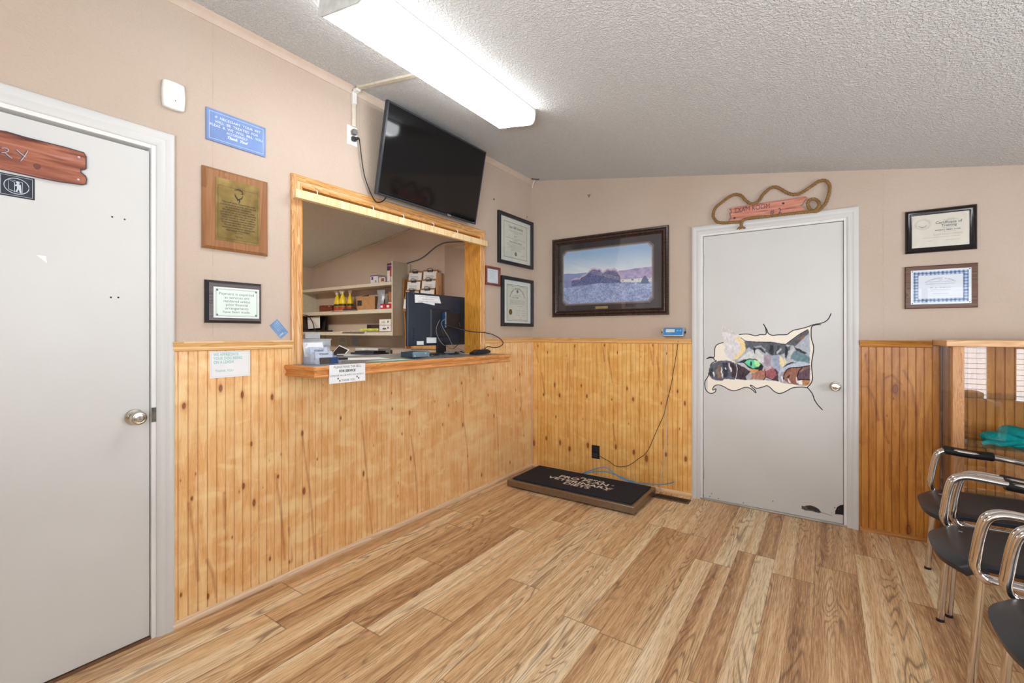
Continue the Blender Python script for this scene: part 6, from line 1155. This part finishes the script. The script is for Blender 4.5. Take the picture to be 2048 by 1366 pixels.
pos = [(-1.545, 1.975, 'top left'), (-1.310, 1.972, 'top right'), (-1.548, 1.868, 'second row left'), (-1.310, 1.866, 'second row right'), (-1.310, 1.762, 'third row right'), (-1.550, 1.758, 'third row left'), (-1.550, 1.660, 'fourth row left')]
c0_ = None
for i, (x, z, nm) in enumerate(pos):
    mw = on_far(x, z, [-.035, -.035, -.058, -.058, -.081, -.081, -.104][i]) @ Matrix.Rotation(math.radians(-3), 4, 'X') @ Matrix.Rotation(math.radians([-4, -3, -3, -2, -1, -4, -8][i]), 4, 'Z')
    lb = 'clipboard holding a white form, %s on the pine rack' % nm
    if c0_ is None:
        c0_ = thing('clipboard', mw, lb, 'clipboard', 'clipboards in the pine rack')
        b = MB(); b.prism(rrect(.112, .080, 0.), -.002, .002); b.v = [(p[0], p[1]-.065, p[2]) for p in b.v]; b.build('board', plain('brown_hardboard', (150, 108, 66), .6), c0_)
        b = MB(); b.box(-.104, .104, -.112, -.004, .0024, .0032); b.build('paper', M_PAPER, c0_)
        b = MB()
        for k in range(4): b.box(-.07, .05+.01*(k % 2), -.052-k*.014, -.0485-k*.014, .0033, .0036)
        b.build('printed_lines', M_INK2, c0_)
        b = MB(); b.box(-.038, .038, -.012, .012, .003, .012); b.tube(spline([(-.030, .0, .012), (-.036, .020, .018), (0, .030, .020), (.036, .020, .018), (.030, 0, .012)], 5), .003, 6); b.build('clip', plain('dark_steel_clip', (92, 92, 94), .3, .8), c0_)
        bpy.context.view_layer.update()
    else:
        c = dup(c0_, None, None, lb); c.matrix_world = mw
# back desk with trays and folders
dk = thing('back_desk', (-2.42, -.32, 0), 'desk along the reception back wall under the shelves', 'desk')
b = MB(); b.box(-1.10, 1.10, -.30, .31, .91, .95); b.build('desk_top', plain('grey_desk_top', (150, 146, 138), .5), dk, bevel=.003)
for x0 in (-1.08, .70): b = MB(); b.box(x0, x0+.38, -.27, .30, 0, .91); b.build('pedestal', M_SHELF, dk, bevel=.003)
DT = .951
item('paper_tray', -2.36, -1.86, -.50, -.25, DT, DT+.085, (186, 190, 196), 'grey plastic paper trays on the back desk', 'paper tray', extra=patch('front_slot', .0, .36, .0, .8, (90, 102, 116)))
item('printer', -2.40, -1.98, -.215, -.03, DT, DT+.150, (206, 208, 206), 'pale printer body on the back desk under the shelves', 'printer')
item('dark_folder', -2.16, -1.76, -.46, -.24, DT+.0855, DT+.108, (36, 42, 62), 'dark blue folder lying on the paper trays', 'folder', 'dark folders on the back desk')
item('dark_folder', -2.10, -1.80, -.44, -.26, DT+.1085, DT+.128, (30, 34, 52), 'smaller dark folder on top of the blue folder', 'folder', 'dark folders on the back desk', rz=.1)
item('envelope_stack', -2.92, -2.74, -.36, -.14, DT, DT+.12, (206, 190, 150), 'stack of cream envelopes at the left end of the back desk', 'envelopes', rz=.2)
item('blue_tray', -2.60, -2.20, -.60, -.52, DT, DT+.075, (52, 70, 92), 'dark blue tray at the front of the back desk', 'tray')
t_ = thing('tilted_tablet', Matrix.Translation((-2.53, -.42, DT+.020)) @ Matrix.Rotation(math.radians(52), 4, 'X') @ Matrix.Rotation(-.25, 4, 'Z'), 'dark tilted display panel with white rim on the back desk', 'device'); b = MB(); b.box(-.13, .13, .01, .18, -.012, 0); b.build('rim', M_PAPER, t_, bevel=.003); b = MB(); b.box(-.115, .115, .022, .168, 0, .002); b.build('screen', M_BLACK, t_)
pc_ = spline(wallpts(D['coax'], -.012), 5); tag(MB().tube(pc_, .0055, 8).build('wall_cable', plain('blue_grey_cable', (74, 82, 92), .5)), 'dark grey cable draped along the reception wall above the clipboard rack', 'cable')
b = MB(); l = [(p.x, -.010-.006*math.sin(p.x*23), min(p.z, ceil_z(p.x)-.004)) for p in spline([(x, 0, ceil_z(x)-.012+.006*math.sin(x*9)) for x in np.linspace(-3.64, -1.0, 14)], 5)]; b.tube(l, .006, 6)
tag(b.build('ceiling_caulk', plain('cracked_white_caulk', (206, 196, 178), .7)), 'uneven white caulk strip where the reception ceiling meets the back wall', 'caulk')
